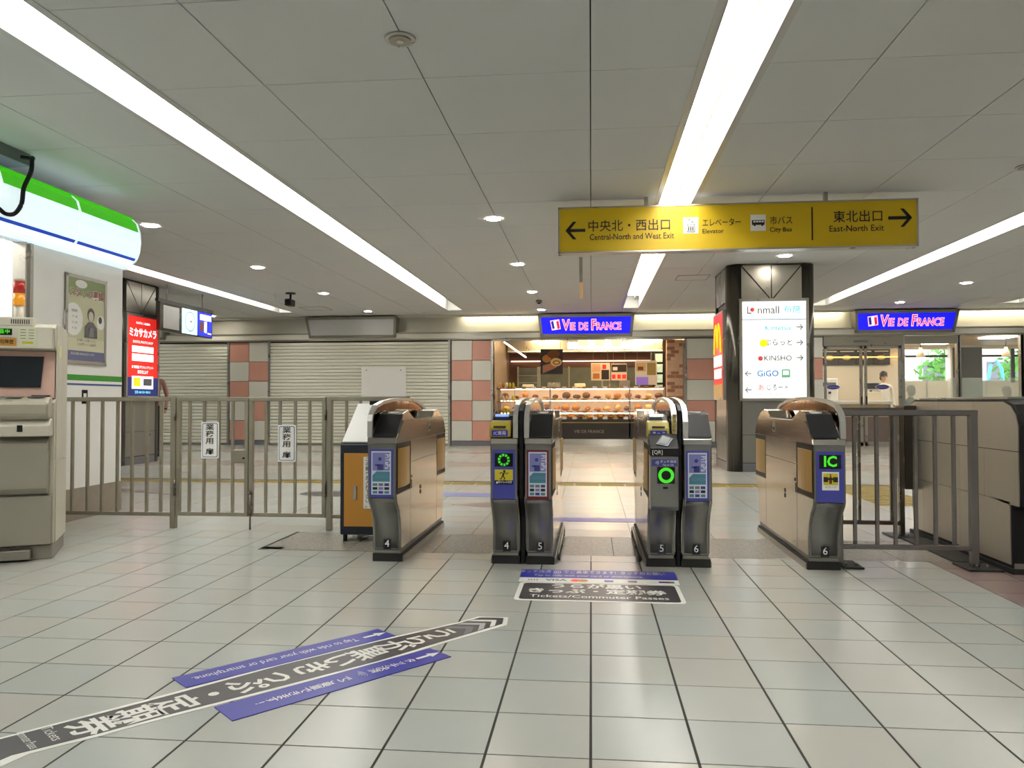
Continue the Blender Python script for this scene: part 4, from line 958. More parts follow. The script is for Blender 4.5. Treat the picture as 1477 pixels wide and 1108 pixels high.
T('Kintetsu', .105, 455, 348, cb_); T('▾', .05, 285, 345, cb_)
disc(315, 490, .055, cyl); T('ぷらっと', .1, 465, 488, g2); disc(283, 634, .034, cr_); T('KINSHO', .105, 455, 634, g1)
T('GiGO', .12, 355, 778, cbl, bold=.012); b.box(DX(492), DX(575), yl, dy, DZ(815), DZ(738), cgr); b.box(DX(505), DX(560), yl-.001, yl, DZ(790), DZ(750), M_lbw)
T('じろード', .095, 450, 910, g2, sx=.85); T('あ', .1, 285, 912, cr_); T('ちゃんとまいにちおいしい', .035, 415, 975, g1)
for py_ in (342, 487, 630): T('→', .13, 672, py_, g2)
for py_ in (778, 932): T('←', .13, 162, py_, g2)
b.build('directory_lettering', None, t)
# burger ad on left face
t = thing('fast_food_lightbox', 'red backlit fast food poster with golden arches on the left face of the steel column', 'sign', (PRX-.61, PRY, 1.05))
xf = PRX-.64; ya, yb = PRY-.40, PRY+.40
MB().box(xf-.01, xf+.05, ya-.03, yb+.03, 1.02, 2.33).build('frame', M_alu, t, bevel=.004)
MB().box(xf-.014, xf-.01, ya, yb, 1.05, 2.30).build('light_panel', M_red, t)
b = MB(); xa = xf-.017
for s_ in (-1, 1):
    b.tube([(xa, PRY+.02*s_, 1.80), (xa, PRY+.05*s_, 2.02), (xa, PRY+.12*s_, 2.15), (xa, PRY+.2*s_, 2.08), (xa, PRY+.26*s_, 1.92), (xa, PRY+.3*s_, 1.72)], .018, 6, M_ylit)
b.box(xa-.001, xa+.005, ya+.05, yb-.05, 1.68, 1.52, M_wlit); b.box(xa-.001, xa+.005, ya+.1, yb-.1, 1.48, 1.34, M_wlit); b.box(xa-.001, xa+.006, ya, yb, 1.05, 1.25, M_bread2)
b.build('poster_lettering', None, t)
PLX, PLY = -7.91, 12.0
p2 = pillar('pillar', PLX, PLY, 'square steel clad column with the red poster, beyond the store corner')
t = thing('camera_shop_lightbox', 'red and navy backlit shop poster on the left steel column', 'sign', (PLX+.61, PLY, 1.1))
xf = PLX+.64; ya, yb = PLY-.43, PLY+.43; z0, z1 = 1.10, 2.38
b = MB()
for q_ in ((ya-.04, yb+.04, z0-.04, z0), (ya-.04, yb+.04, z1, z1+.04), (ya-.04, ya, z0, z1), (yb, yb+.04, z0, z1)): b.box(xf-.05, xf+.012, *q_)
b.build('frame', M_alu, t)
MB().box(xf-.05, xf, ya, yb, z0+.30, z1).build('light_panel', M_red, t); MB().box(xf-.05, xf, ya, yb, z0, z0+.30).build('light_panel', M_navyl, t)
b = MB(); xp = xf+.003; pt = lambda u, v: (xp, ya+u*(yb-ya), z0+v*(z1-z0)); zf = lambda v: z0+v*(z1-z0); yf_ = lambda u: ya+u*(yb-ya)
b.text('ミカサカメラ', .155, pt(.5, .79), Y1, Z1, M_wlit, bold=.03, sx=.85); b.text('DIGITAL CAMERA', .05, pt(.5, .92), Y1, Z1, M_wlit, bold=.01); b.text('DIGITAL PHOTO SHOP', .055, pt(.5, .68), Y1, Z1, M_wlit, bold=.01)
for v0, v1 in ((.55, .63), (.44, .53)): b.box(xf, xp, yf_(.15), yf_(.85), zf(v0), zf(v1), M_wlit)
b.text('証明写真 デジカメプリント', .05, pt(.5, .36), Y1, Z1, M_wlit, bold=.02); b.text('即日仕上げ', .06, pt(.5, .30), Y1, Z1, M_wlit, bold=.02)
b.box(xf, xp, yf_(.15), yf_(.85), zf(.09), zf(.25), M_wlit); b.box(xp, xp+.001, yf_(.52), yf_(.8), zf(.13), zf(.22), M_stgrey2); b.box(xp, xp+.001, yf_(.2), yf_(.42), zf(.12), zf(.23), M_ylit)
b.text('営業 AM10:00~PM8:00', .055, pt(.5, .045), Y1, Z1, mat('ink_lit_cyan', (120, 220, 250), .4, emit=1, var=0), bold=.01, sx=.85)
b.build('poster_lettering', None, t)

# monitors
t = thing('hanging_monitor_cabinet', 'dark ceiling-hung cabinet with clock screen and blue advert screen at left', 'display', (-7.0, 12.9, 2.66))
MB().box(-7.08, -7.0, 12.05, 13.8, 2.17, 2.65).build('cabinet', M_steeld, t, bevel=.01)
MB().box(-7.07, -7.01, 12.0, 13.85, 2.65, 2.70).build('hanger_rail', M_blackm, t)
for y_ in (12.3, 13.5): MB().tube([(-7.04, y_, 2.70), (-7.04, y_, HC)], .012, 6).build('hanger', M_alu, t)
MB().box(-7.0, -6.995, 12.13, 12.62, 2.22, 2.60).build('blank_panel', mat('panel_mid_grey', (150, 150, 148), .4), t)
MB().box(-7.0, -6.99, 12.72, 13.22, 2.19, 2.62).build('clock_screen', mat('screen_pale_cyan', (196, 245, 245), .3, emit=1.05, var=0), t)
b = MB(); cc = (-6.988, 12.97, 2.41)
for k in range(36):
    a = k*math.pi/18; a2 = a+math.pi/18
    b.prism([(cc[0], cc[1]+r_*math.cos(q_), cc[2]+r_*math.sin(q_)) for r_, q_ in ((.16, a), (.175, a), (.175, a2), (.16, a2))], (.002, 0, 0), M_tealp)
b.prism([(cc[0], cc[1]-.01, cc[2]), (cc[0], cc[1]+.01, cc[2]-.01), (cc[0], cc[1]+.12, cc[2]+.06)], (.002, 0, 0), M_ink); b.prism([(cc[0], cc[1], cc[2]+.01), (cc[0], cc[1], cc[2]-.01), (cc[0], cc[1]+.13, cc[2]-.01)], (.002, 0, 0), M_ink)
b.build('clock_face', None, t)
MB().box(-7.0, -6.99, 13.25, 13.76, 2.19, 2.62).build('advert_screen', mat('screen_blue', (40, 50, 190), .3, emit=.9, var=0), t)
b = MB(); b.box(-6.99, -6.987, 13.32, 13.72, 2.48, 2.58, M_wlit); b.box(-6.99, -6.987, 13.48, 13.56, 2.26, 2.46, M_wlit); b.prism([(-6.99, 13.38+.07*math.cos(a), 2.36+.1*math.sin(a)) for a in [k*math.pi/6 for k in range(12)]], (.003, 0, 0), M_bread3); b.box(-6.99, -6.987, 13.6, 13.73, 2.24, 2.26, M_wlit)
b.build('advert_print', None, t)

# ------------------------------------------------------------------ FAR WALL
wf = thing('wall_back', 'far wall of the hall with shop fronts and header', 'wall', (0, D, 0)); wf['kind'] = 'structure'
H0_, H1_ = 2.40, 2.57
MB().box(-12.5, 13.5, D-.05, D+.25, H0_, 2.56).build('header_beam', M_head, wf)
MB().box(-12.5, 13.5, D-.07, D-.05, 2.545, 2.575).build('header_trim', M_headd, wf)
MB().box(-12.5, 13.5, D-.06, D-.05, H0_, H0_+.03).build('header_trim', M_headd, wf)
MB().box(-12.5, 13.5, D+.16, D+.2, 2.56, HC+.3).build('cove_back', M_head, wf)
MB().box(-12.5, 13.5, D-.05, D+.02, HC-.045, HC+.3).build('ceiling_edge', M_head, wf)
for x0, x1, l in ((-2.9, -1.2, 'warm light tube in the header cove left of the bakery sign'), (1.0, 5.45, 'warm light tube in the header cove right of the bakery sign'), (7.75, 12, 'warm light tube in the header cove right of the cafe sign')):
    t = thing('cove_light', l, 'light', ((x0+x1)/2, D+.07, HC-.05)); MB().box(x0, x1, D+.03, D+.07, HC-.04, HC-.01).build('tube', M_cove, t); MB().box(x0, x1, D+.025, D+.075, HC-.01, HC).build('batten', M_white, t)
# wall pieces behind shutters and tiles
b = MB(); b.box(-12.5, -2.2, D+.05, D+.25, 0, 2.4); b.box(2.08, 2.70, D+.05, D+.25, 0, 2.4); b.box(2.7, 5.0, D+.05, D+.25, 0, 2.4)
b.build('wall_backing', M_sgap, wf)
tiles = []
def walltile(x0, w_, z0, h_, m):
    MB().box(x0+.005, x0+w_-.005, D, D+.05, z0+.005, z0+h_-.005).build('wall_tile', m, wf, bevel=.003)
rows = [2.385-.455*(k+1) for k in range(5)]
for k, z in enumerate(rows):
    A, B = (M_ltile, M_ptile) if k % 2 == 0 else (M_ptile, M_ltile)
    walltile(-3.15, .475, z, .455, A); walltile(-2.675, .475, z, .455, B)
    walltile(-8.40, .47, z, .455, B); walltile(-7.93, .47, z, .455, A)
    walltile(2.09, .61, z, .455, A)
    for q_ in range(4): walltile(2.71+q_*.57, .57, z, .455, B if q_ % 2 == 0 else A)
MB().box(-3.15, -2.2, D-.0, D+.05, 0, .105).build('wall_skirting', M_stgrey2, wf); MB().box(2.09, 5.0, D, D+.05, 0, .105).build('wall_skirting', M_stgrey2, wf); MB().box(-8.4, -7.46, D, D+.05, 0, .105).build('wall_skirting', M_stgrey2, wf)
def shutter(x0, x1, label):
    t = thing('roller_shutter', label, 'shutter', ((x0+x1)/2, D, 0))
    b = MB(); n = 30; h = 2.33/n
    for k in range(n):
        z = .04+k*h
        b.px([(D+.03, z), (D+.012, z+.006), (D+.005, z+h*.5), (D+.012, z+h-.012), (D+.03, z+h-.006)], x0, x1, M_shut)
    sub(b.build('shutter_slat', None, t), None, 'stuff')
    MB().box(x0, x1, D, D+.05, 0, .045).build('bottom_bar', M_headd, t)
    for x in (x0, x1): MB().box(x-.025, x+.025, D-.012, D+.06, 0, 2.4).build('guide_rail', M_alu, t)
shutter(-7.44, -3.2, 'wide closed roller shutter with the white sheet on it'); shutter(-12.2, -8.43, 'closed roller shutter at far left behind the red poster column')
t = thing('shutter_notice', 'white notice sheet fixed with four screws on the wide roller shutter', 'notice', (-4.75, D, .84))
MB().box(-5.24, -4.2, D-.012, D-.004, .84, 1.80).build('sheet', M_white, t)
b = MB()
for x in (-5.12, -4.32):
    for z in (.93, 1.72): b.tube([(x, D-.012, z), (x, D-.017, z)], .013, 8, M_ink)
b.build('screw', None, t)
def signbox(label, x0, x1, z0, z1, m, fr=M_headd, lit=None):
    t = thing('shop_sign', label, 'sign', ((x0+x1)/2, D-.1, z0)); f = .055
    ex = .05
    b = MB()
    b.add([(x0-ex, D-.22, z1), (x1+ex, D-.22, z1), (x1+ex*0, D-.08, z0), (x0, D-.08, z0), (x0-ex, D+.1, z1), (x1+ex, D+.1, z1), (x1, D+.1, z0), (x0, D+.1, z0)], [(0, 3, 2, 1), (4, 5, 6, 7), (0, 1, 5, 4), (1, 2, 6, 5), (2, 3, 7, 6), (3, 0, 4, 7)])
    b.build('sign_case', M_headd, t)
    def F(u, v, d=0):   # u 0..1, v 0..1 on the tilted face
        xa = x0-ex*v; xb = x1+ex*v; return Vector((xa+(xb-xa)*u, D-.08-.14*v-d, z0+(z1-z0)*v))
    fu = f/(x1-x0); fv = .13
    for q_ in ((0, 1, 0, fv), (0, 1, 1-fv, 1), (0, fu, 0, 1), (1-fu, 1, 0, 1)):
        MB().prism([F(q_[0], q_[2]), F(q_[1], q_[2]), F(q_[1], q_[3]), F(q_[0], q_[3])], (0, -.02, -.005), fr).build('sign_frame', None, t)
    MB().prism([F(fu, fv), F(1-fu, fv), F(1-fu, 1-fv), F(fu, 1-fv)], (0, -.006, -.001), m).build('sign_face', None, t)
    if lit:
        b = MB(); upv = (F(.5, 1)-F(.5, 0)).normalized()
        pk = mat('lit_pink', (255, 190, 225), .4, emit=1.2, var=0); rd = mat('lit_crimson', (225, 20, 60), .4, emit=.9, var=0)
        parts_ = [('V', .33), ('IE', .23), (' ', .09), ('DE', .23), (' ', .09), ('F', .33), ('RANCE', .23)]; ws = []
        for s_, hh in parts_:
            if s_ == ' ': ws.append(hh); continue
            xs_ = [v.co.x for v in txt(s_, 'LEFT', 0, 'BOTTOM_BASELINE', 1.0).vertices]; ws.append((max(xs_)-min(xs_))*hh+.02)
        L0, L1 = .245, .88; Wm = (F(L1, .5)-F(L0, .5)).length; kx = Wm/sum(ws); a_ = 0
        for (s_, hh), w_ in zip(parts_, ws):
            if s_ != ' ':
                u = L0+(L1-L0)*((a_+w_*.5)*kx/Wm)
                for m_, bo, d in ((pk, .05, .01), (rd, -.004, .014)): b.text(s_, hh, F(u, .30, d), X1, upv, m_, bold=bo, sx=kx*.97, va='BOTTOM_BASELINE')
            a_ += w_
        for k, m_ in enumerate((mat('flag_blue', (30, 40, 150), .4, emit=.7, var=0), M_wlit, rd)):
            b.prism([F(.14+.027*k, .34, .012), F(.167+.027*k, .37, .012), F(.157+.027*k, .70, .012), F(.13+.027*k, .67, .012)], (0, -.002, 0), m_)
        b.prism([F(.133, .28, .009), F(.23, .34, .009), F(.219, .77, .009), F(.122, .71, .009)], (0, -.002, 0), pk)
        b.build('sign_lettering', None, t)
signbox('blue lit bakery sign above the open bakery front', -1.12, .90, 2.44, 2.93, M_vdf, lit=1)
signbox('blue lit cafe sign above the glass cafe doors', 5.64, 7.66, 2.46, 2.93, M_vdf, lit=1)
M_blank = mat('blank_sign_grey', (190, 191, 192), .3, var=.02)
signbox('blank grey sign box above the wide roller shutter', -6.45, -4.42, 2.46, 2.93, M_blank); signbox('blank grey sign box at far left beside the column', -11.9, -9.95, 2.46, 2.93, M_blank)

# ------------------------------------------------------------------ BAKERY
M_bside = mat('bakery_side_grey', (142, 132, 122), .4, var=.05)
bk = thing('wall_bakery', 'bakery room walls and ceiling behind the counter', 'wall', (0, 19.5, 0)); bk['kind'] = 'structure'
MB().box(-2.7, 2.5, 21.4, 21.5, 0, 2.8).build('rear_wall', M_wood, bk); MB().box(-2.7, -2.25, D+.25, 21.5, 0, 2.8).build('side_wall', M_bside, bk); MB().box(2.1, 2.5, D+.25, 21.5, 0, 2.8).build('side_wall', M_bside, bk)
MB().box(-2.7, 2.5, D+.25, 21.5, 2.66, 2.75).build('room_ceiling', M_cream, bk)
b = MB(); b.box(-2.25, -2.2, D-.02, D+.3, 0, 2.4); b.box(2.04, 2.09, D-.02, D+.3, 0, 2.4); b.box(-2.25, 2.09, D-.02, D+.02, 2.37, 2.4); b.build('opening_trim', M_alu, bk)
for k, (x, y) in enumerate(((-1.2, 18.6), (.3, 18.6), (1.5, 18.6), (-1.2, 20.2), (.3, 20.2), (1.5, 20.2))):
    o = MB().box(x-.35, x+.35, y-.06, y+.06, 2.62, 2.65).build('bakery_ceiling_lamp', M_warm, None, org=(x, y, 2.65)); tag(o, ['warm ceiling lamp at the front left of the bakery', 'warm ceiling lamp at the front middle of the bakery', 'warm ceiling lamp at the front right of the bakery', 'warm ceiling lamp at the rear left of the bakery', 'warm ceiling lamp at the rear middle of the bakery', 'warm ceiling lamp at the rear right of the bakery'][k], 'lamp')
t = thing('extractor_hood', 'long steel hood with bright tubes over the bakery kitchen', 'hood', (-.2, 20.9, 2.3))
MB().box(-2.2, 1.85, 20.5, 21.2, 2.32, 2.62).build('hood_body', M_alu, t); MB().box(-.6, 1.3, 20.47, 20.5, 2.38, 2.55).build('lamp_panel', M_store, t); MB().box(-2.2, 1.85, 20.46, 20.5, 2.30, 2.33).build('hood_trim', M_white, t)
o = MB().box(-2.2, 1.85, 21.35, 21.4, 2.09, 2.115).build('wall_light_line', mat('pink_warm_light', (255, 220, 200), .4, emit=2.5, var=0), None, org=(0, 21.4, 2.1)); tag(o, 'thin light line along the brown rear wall of the bakery', 'light')
t = thing('serving_hatch', 'grey steel kitchen hatch in the brown rear wall of the bakery', 'hatch', (-.3, 21.35, 1.5))
MB().box(-2.0, 1.3, 21.3, 21.39, 1.265, 1.92).build('hatch_opening', mat('kitchen_grey', (110, 122, 122), .4, var=.2), t)
for x in (-2.0, -1.45, -1.4, -.6, .3, .5, 1.3): MB().box(x-.02, x+.02, 21.27, 21.31, 1.265, 1.95).build('hatch_post', M_alu, t)
for z in (1.5, 1.7): MB().box(-2.0, -1.45, 21.26, 21.3, z, z+.02).build('hatch_shelf', M_alu, t)
for k, (x, z, w_, h_, m_) in enumerate(((-1.7, 1.37, .3, .2, M_white), (-1.0, 1.37, .35, .25, M_alu), (-.3, 1.35, .3, .22, M_cream), (.9, 1.35, .3, .3, M_stgrey2))):
    o = MB().box(x-w_/2, x+w_/2, 20.9, 21.2, 1.261, 1.261+h_).build('oven_unit', m_, None, org=(x, 21, 1.261), bevel=.02); tag(o, ['white kitchen appliance at the rear left of the bakery', 'steel kitchen appliance second from left at the rear of the bakery', 'cream kitchen appliance at the rear middle of the bakery', 'grey kitchen appliance at the rear right of the bakery'][k], 'appliance')
o = MB().box(-2.1, 1.9, 20.7, 21.3, .0, 1.26).build('rear_counter', M_alu, None, org=(0, 21, 0), bevel=.01); tag(o, 'steel rear counter of the bakery kitchen', 'counter')
# brick column
t = thing('brick_column', 'tan brick column at the right inside the bakery opening', 'column', (1.86, 17.9, 0)); t['kind'] = 'structure'
MB().box(1.70, 2.04, 17.7, 18.0, 0, 2.38).build('mortar_core', M_mort, t)
for k in range(30):
    z = .02+k*.079
    for (a, c) in (((1.695, 1.865), (1.875, 2.045)) if k % 2 else ((1.695, 1.775), (1.785, 1.955), (1.965, 2.045))):
        MB().box(a, c, 17.69, 17.75, z, z+.068).build('brick', M_brick if rnd.random() < .7 else M_brick2, t)
# showcase
t = thing('bread_showcase', 'long wooden bread showcase with lit shelves and dark front in the bakery opening', 'showcase', (-.2, 18.3, 0)); CY = 18.1
MB().box(-2.15, 1.69, CY, CY+.55, .13, .60).build('counter_front', mat('counter_dark', (52, 44, 40), .25, var=.1), t, bevel=.01)
MB().box(-2.15, 1.69, CY-.02, CY+.55, 0, .13).build('kick_plate', M_band, t)
b = MB(); b.text('VIE DE FRANCE', .1, (-.05, CY-.003, .30), X1, Z1, mat('counter_silver_print', (150, 140, 120), .4, var=0)); b.box(-2.1, 1.6, CY-.003, CY, .5, .52, M_tact); b.build('counter_print', None, t)
for z_ in (.615, .755, 1.045, 1.315):
    for k in range(16): MB().box(-2.08+k*.235, -1.98+k*.235, CY-.012, CY-.009, z_-.03, z_+.03).build('price_card', (M_white, M_cream, M_tact)[k % 3], t)
for z, d0, d1 in ((.77, 0, .5), (1.06, .05, .45), (1.33, .1, .4)):
    MB().box(-2.15, 1.69, CY+d0, CY+d1, z-.03, z).build('shelf', M_shelf, t)
    MB().box(-2.12, 1.66, CY+d0+.03, CY+d0+.06, z-.055, z-.032).build('shelf_light', mat('shelf_lamp', (255, 236, 200), .3, emit=12, var=0), t)
for x in (-2.13, -.95, .34+.54, 1.67): MB().box(x-.02, x+.02, CY+.0, CY+.03, .13, 1.33).build('upright', M_alu, t)
MB().box(-2.13, 1.67, CY-.008, CY-.004, .72, 1.30).build('sneeze_glass', M_glass, t)
MB().box(-2.15, 1.69, CY+.5, CY+.52, .6, 1.3).build('back_panel', M_cream, t)
k = 0
for z, yc, gname, lab, cnt in ((.60, .3, 'breads on the lowest shelf', 'small bread on the counter level of the bread showcase', 17), (.77, .25, 'breads on the middle shelf', 'small bread on the middle shelf of the bread showcase', 16), (1.06, .22, 'breads on the upper shelf', 'small bread on the upper shelf of the bread showcase', 16)):
    for i in range(cnt):
        x = -2.02+i*(3.6/(cnt-1))+rnd.uniform(-.02, .02); b = MB(); m_ = rnd.choice((M_bread, M_bread2, M_bread3, M_bread, M_bread3)); r = rnd.uniform(.07, .105)
        y = CY+yc+rnd.uniform(-.05, .05); hz = rnd.uniform(.035, .062 if z < .7 else .09)
        b.ball((x, y, z+hz+.001), (r, rnd.uniform(.06, .1), hz), m_, 10, 6)
        for q_ in (-.4, 0, .4): b.box(x+q_*r-.004, x+q_*r+.004, y-.03, y+.03, z+hz*(1+.9*math.cos(q_)), z+hz*(1+1.0*math.cos(q_))+.002, M_bread2)
        o = b.build('bread_roll', None, None, org=(x, y, z)); tag(o, lab, 'bread', gname)
def poster(name, label, x0, x1, z0, z1, y, m, draw=None, hang=None):
    t = thing(name, label, 'poster', ((x0+x1)/2, y, z0)); MB().box(x0, x1, y, y+.015, z0, z1).build('poster_board', m, t)
    b = MB(); draw(b, x0, x1, z0, z1, y-.003) if draw else None
    if b.v: b.build('poster_lettering', None, t)
    if hang:
        for x in (x0+.05, x1-.05): MB().tube([(x, y+.008, z1), (x, y+.008, hang)], .004, 4).build('hanging_wire', M_alu, t)
    return t
def dbread(b, x0, x1, z0, z1, y):
    E_ = lambda u, v, ru, rv, m, d: b.py([(x0+(u+ru*math.cos(a))*(x1-x0), z0+(v+rv*math.sin(a))*(z1-z0)) for a in [k*math.pi/8 for k in range(16)]], y-d, y, m)
    b.prism([(x0+.05, y, z0+.02), (x1-.15, y, z0+.15), (x1-.1, y, z0+.3), (x0+.05, y, z0+.2)], (0, .001, 0), M_brick2)
    E_(.28, .62, .2, .16, M_bread, .001); E_(.58, .8, .28, .17, M_bread3, .002); E_(.7, .48, .26, .17, M_bread2, .003); E_(.72, .46, .17, .09, M_bread3, .004); E_(.72, .46, .12, .05, M_bread2, .005)
def blocks(cols):
    def f(b, x0, x1, z0, z1, y):
        for i, (u0, u1, v0, v1, m) in enumerate(cols): b.box(x0+u0*(x1-x0), x0+u1*(x1-x0), y-.001-.0003*i, y, z0+v0*(z1-z0), z0+v1*(z1-z0), m)
    return f
poster('bread_poster', 'large dark hanging poster of round brown bread in the bakery', -1.165, -.65, 1.63, 2.21, 18.0, M_dark, dbread, 2.66)
poster('promo_poster', 'hanging poster with small round pictures, middle of the bakery', .0, .45, 1.50, 1.92, 18.75, M_cream, blocks([(.05, .5, .5, .95, M_brick), (.55, .95, .05, .6, M_dark), (.1, .45, .1, .4, M_bread), (.6, .8, .65, .9, M_red)]), 2.66)
poster('promo_poster', 'hanging menu poster with red price labels, right of the round pictures one', .48, .85, 1.50, 1.90, 18.75, M_cream, blocks([(.02, .98, .5, .95, M_dark), (.1, .4, .6, .8, M_white), (.05, .28, .1, .35, M_red), (.38, .62, .1, .35, M_red), (.7, .95, .1, .35, M_red)]), 2.66)
poster('promo_poster', 'hanging cream poster with a violet lower half near the brick column', 1.02, 1.52, 1.38, 1.95, 18.3, M_cream, blocks([(.05, .5, .55, .9, M_bread2), (.12, .38, .6, .75, M_bread3), (.55, .95, .4, .9, M_tact), (.05, .6, .0, .32, mat('violet_print', (150, 120, 210), .5, emit=.3))]), 2.66)
t = thing('drinks_cooler', 'tall bottle cooler in the dark recess beside the brick column', 'cooler', (1.62, 19.2, 0))
MB().box(1.47, 1.78, 19.1, 19.6, 0, 2.2).build('cooler_case', M_black, t)
for z in (1.2, 1.45, 1.7, 1.95): MB().box(1.55, 1.72, 19.08, 19.1, z, z+.2).build('bottle_shelf', mat('cooler_glow', (170, 200, 190), .4, emit=.4, var=.3, scale=30), t)
for k in range(3):
    t = thing('paper_lantern', ['square pale paper lamp, left of three at the top of the bakery', 'square pale paper lamp, middle of three at the top of the bakery', 'square pale paper lamp, right of three at the top of the bakery'][k], 'lamp', (-.2+k*.4, 18.2, 2.66))
    MB().box(-.3+k*.38, -.06+k*.38, 18.1, 18.3, 2.28, 2.46).build('shade', mat('lantern_paper', (250, 236, 180), .5, emit=1.2, var=.05), t, bevel=.01); MB().tube([(-.18+k*.38, 18.2, 2.46), (-.18+k*.38, 18.2, 2.66)], .008, 6).build('cord', M_black, t)
t = thing('linear_pendant', 'slim white bar lamp hanging at the left of the bakery', 'lamp', (-1.85, 18.3, 2.2))
MB().prism([(-2.02, 17.9, 2.36), (-1.66, 19.6, 2.10), (-1.62, 19.6, 2.10), (-1.98, 17.9, 2.36)], (0, 0, .03), M_wlit).build('light_bar', None, t)
for p in ((-2.0, 17.92, 2.38), (-1.65, 19.55, 2.12)): MB().tube([p, (p[0], p[1], 2.66)], .005, 4).build('cord', M_alu, t)
# left display table with bags
t = thing('snack_rack', 'rack of wrapped breads at the left side of the bakery opening', 'rack', (-2.0, 17.95, 0))
MB().box(-2.17, -1.75, 17.8, 18.05, 0, .70).build('rack_base', M_wood, t, bevel=.01)
for z in (1.0, 1.3): MB().box(-2.17, -1.75, 17.85, 18.05, z-.02, z).build('rack_shelf', M_shelf, t)
for x in (-2.16, -1.77): MB().box(x-.01, x+.01, 18.03, 18.06, .7, 1.35).build('rack_post', M_alu, t)
for zi, z in enumerate((.70, 1.0, 1.3)):
    for i in range(5):
        x = -2.1+i*.075; b = MB().ball((x, 17.93, z+.073), (.034, .05, .07), rnd.choice((M_bread2, M_bread, M_yel, M_cream)), 8, 6)
        o = b.build('wrapped_bread', None, None, org=(x, 17.93, z)); tag(o, ['wrapped bread standing on the base of the left rack', 'wrapped bread standing on the middle shelf of the left rack', 'wrapped bread standing on the top shelf of the left rack'][zi], 'bread', ['wrapped breads on the rack base', 'wrapped breads on the rack middle shelf', 'wrapped breads on the rack top shelf'][zi])

# ------------------------------------------------------------------ CAFE (right)
cf = thing('door_1', 'automatic glass sliding doors of the cafe with steel stiles', 'door', (5.9, D, 0)); cf['kind'] = 'structure'
MB().box(5.0, 6.65, D-.02, D+.1, 2.19, 2.40).build('door_header', M_headd, cf)
MB().box(5.62, 5.92, D-.026, D-.02, 2.26, 2.31).build('door_sensor', M_stgrey2, cf)
for x0, x1 in ((5.02, 5.82), (5.86, 6.62)):
    for q_ in ((x0, x0+.05), (x1-.06, x1)): MB().box(q_[0], q_[1], D+.02, D+.06, .03, 2.19).build('door_stile', M_alu, cf)
    MB().box(x0, x1, D+.02, D+.06, .03, .12).build('door_rail', M_alu, cf); MB().box(x0, x1, D+.02, D+.06, 2.13, 2.19).build('door_rail', M_alu, cf)
    MB().box(x0+.05, x1-.06, D+.035, D+.045, .12, 2.13).build('door_pane', M_glass, cf)
MB().box(5.775, 5.80, D-.0, D+.02, .92, 1.10).build('door_pull', M_steeld, cf); MB().box(5.88, 5.905, D-.0, D+.02, .92, 1.10).build('door_pull', M_steeld, cf)
for cx in (5.2, 6.22):
    b = MB(); 
    for r_, m_, d in ((1, mat('decal_pale', (210, 205, 235), .4, var=0), .0), (.9, M_navy, .001)): b.py([(cx+.15*r_*math.cos(a), 1.30+.055*r_*math.sin(a)) for a in [k*math.pi/10 for k in range(20)]], D+.015-d-.001, D+.018, m_)
    b.text('VieDeFrance', .045, (cx, D+.012, 1.30), X1, Z1, mat('decal_lilac', (170, 165, 225), .4, var=0)); b.build('oval_decal', None, cf)
for nme, x0, x1, l in (('window_2', 6.65, 7.74, 'cafe window with frosted lower band beside the glass doors'), ('window_3', 7.80, 9.02, 'wide cafe window with frosted lower band'), ('window_4', 9.06, 10.6, 'cafe window at the far right edge')):
    wn = thing(nme, l, 'window', ((x0+x1)/2, D, 0)); wn['kind'] = 'structure'
    for q_ in ((x0-.03, x0+.03), (x1-.0, x1+.06)): MB().box(q_[0], q_[1], D, D+.1, 0, 2.40).build('window_frame', M_alu, wn)
    MB().box(x0, x1, D+.03, D+.07, 0, .12).build('window_sill', M_headd, wn)
    MB().box(x0+.03, x1, D+.045, D+.055, .12, 2.37).build('window_pane', M_glass, wn)
    MB().box(x0+.03, x1, D+.06, D+.064, .12, 1.49).build('frosted_film', M_frost, wn)
    MB().box(x0+(x1-x0)*.45, x0+(x1-x0)*.45+.02, D+.065, D+.08, .12, 1.40).build('film_joint', M_ltile, wn)
MB().box(6.65, 7.78, D+.02, D+.05, 2.22, 2.39).build('transom_panel', M_headd, cf)
cw = thing('wall_cafe', 'cafe room walls and ceiling behind the glass front', 'wall', (8, 20, 0)); cw['kind'] = 'structure'
MB().box(4.4, 13, D+.3, 22.6, 2.52, 2.62).build('room_ceiling', mat('cafe_ceiling', (222, 196, 160), .5, var=.05), cw)
b = MB(); b.box(4.4, 8.55, 22.5, 22.6, 0, 2.6); b.box(8.55, 13, 22.5, 22.6, 0, 1.55); b.box(8.55, 13, 22.5, 22.6, 2.42, 2.6); b.box(9.75, 10.55, 22.3, 22.6, 0, 2.6, ); b.build('rear_wall', M_cream, cw)
MB().box(4.4, 4.5, D+.3, 22.6, 0, 2.6).build('side_wall', M_cream, cw); MB().box(12.9, 13, D+.3, 22.6, 0, 2.6).build('side_wall', M_cream, cw)
MB().box(9.8, 10.55, 22.25, 22.3, 0, 2.45).build('dark_partition', M_dark, cw)
b = MB(); b.box(8.55, 9.75, 22.48, 22.52, 2.20, 2.26); b.box(10.55, 13, 22.48, 22.52, 2.20, 2.26); b.box(11.4, 11.5, 22.48, 22.52, 1.5, 2.42); b.build('rear_window_bars', M_dark, cw)
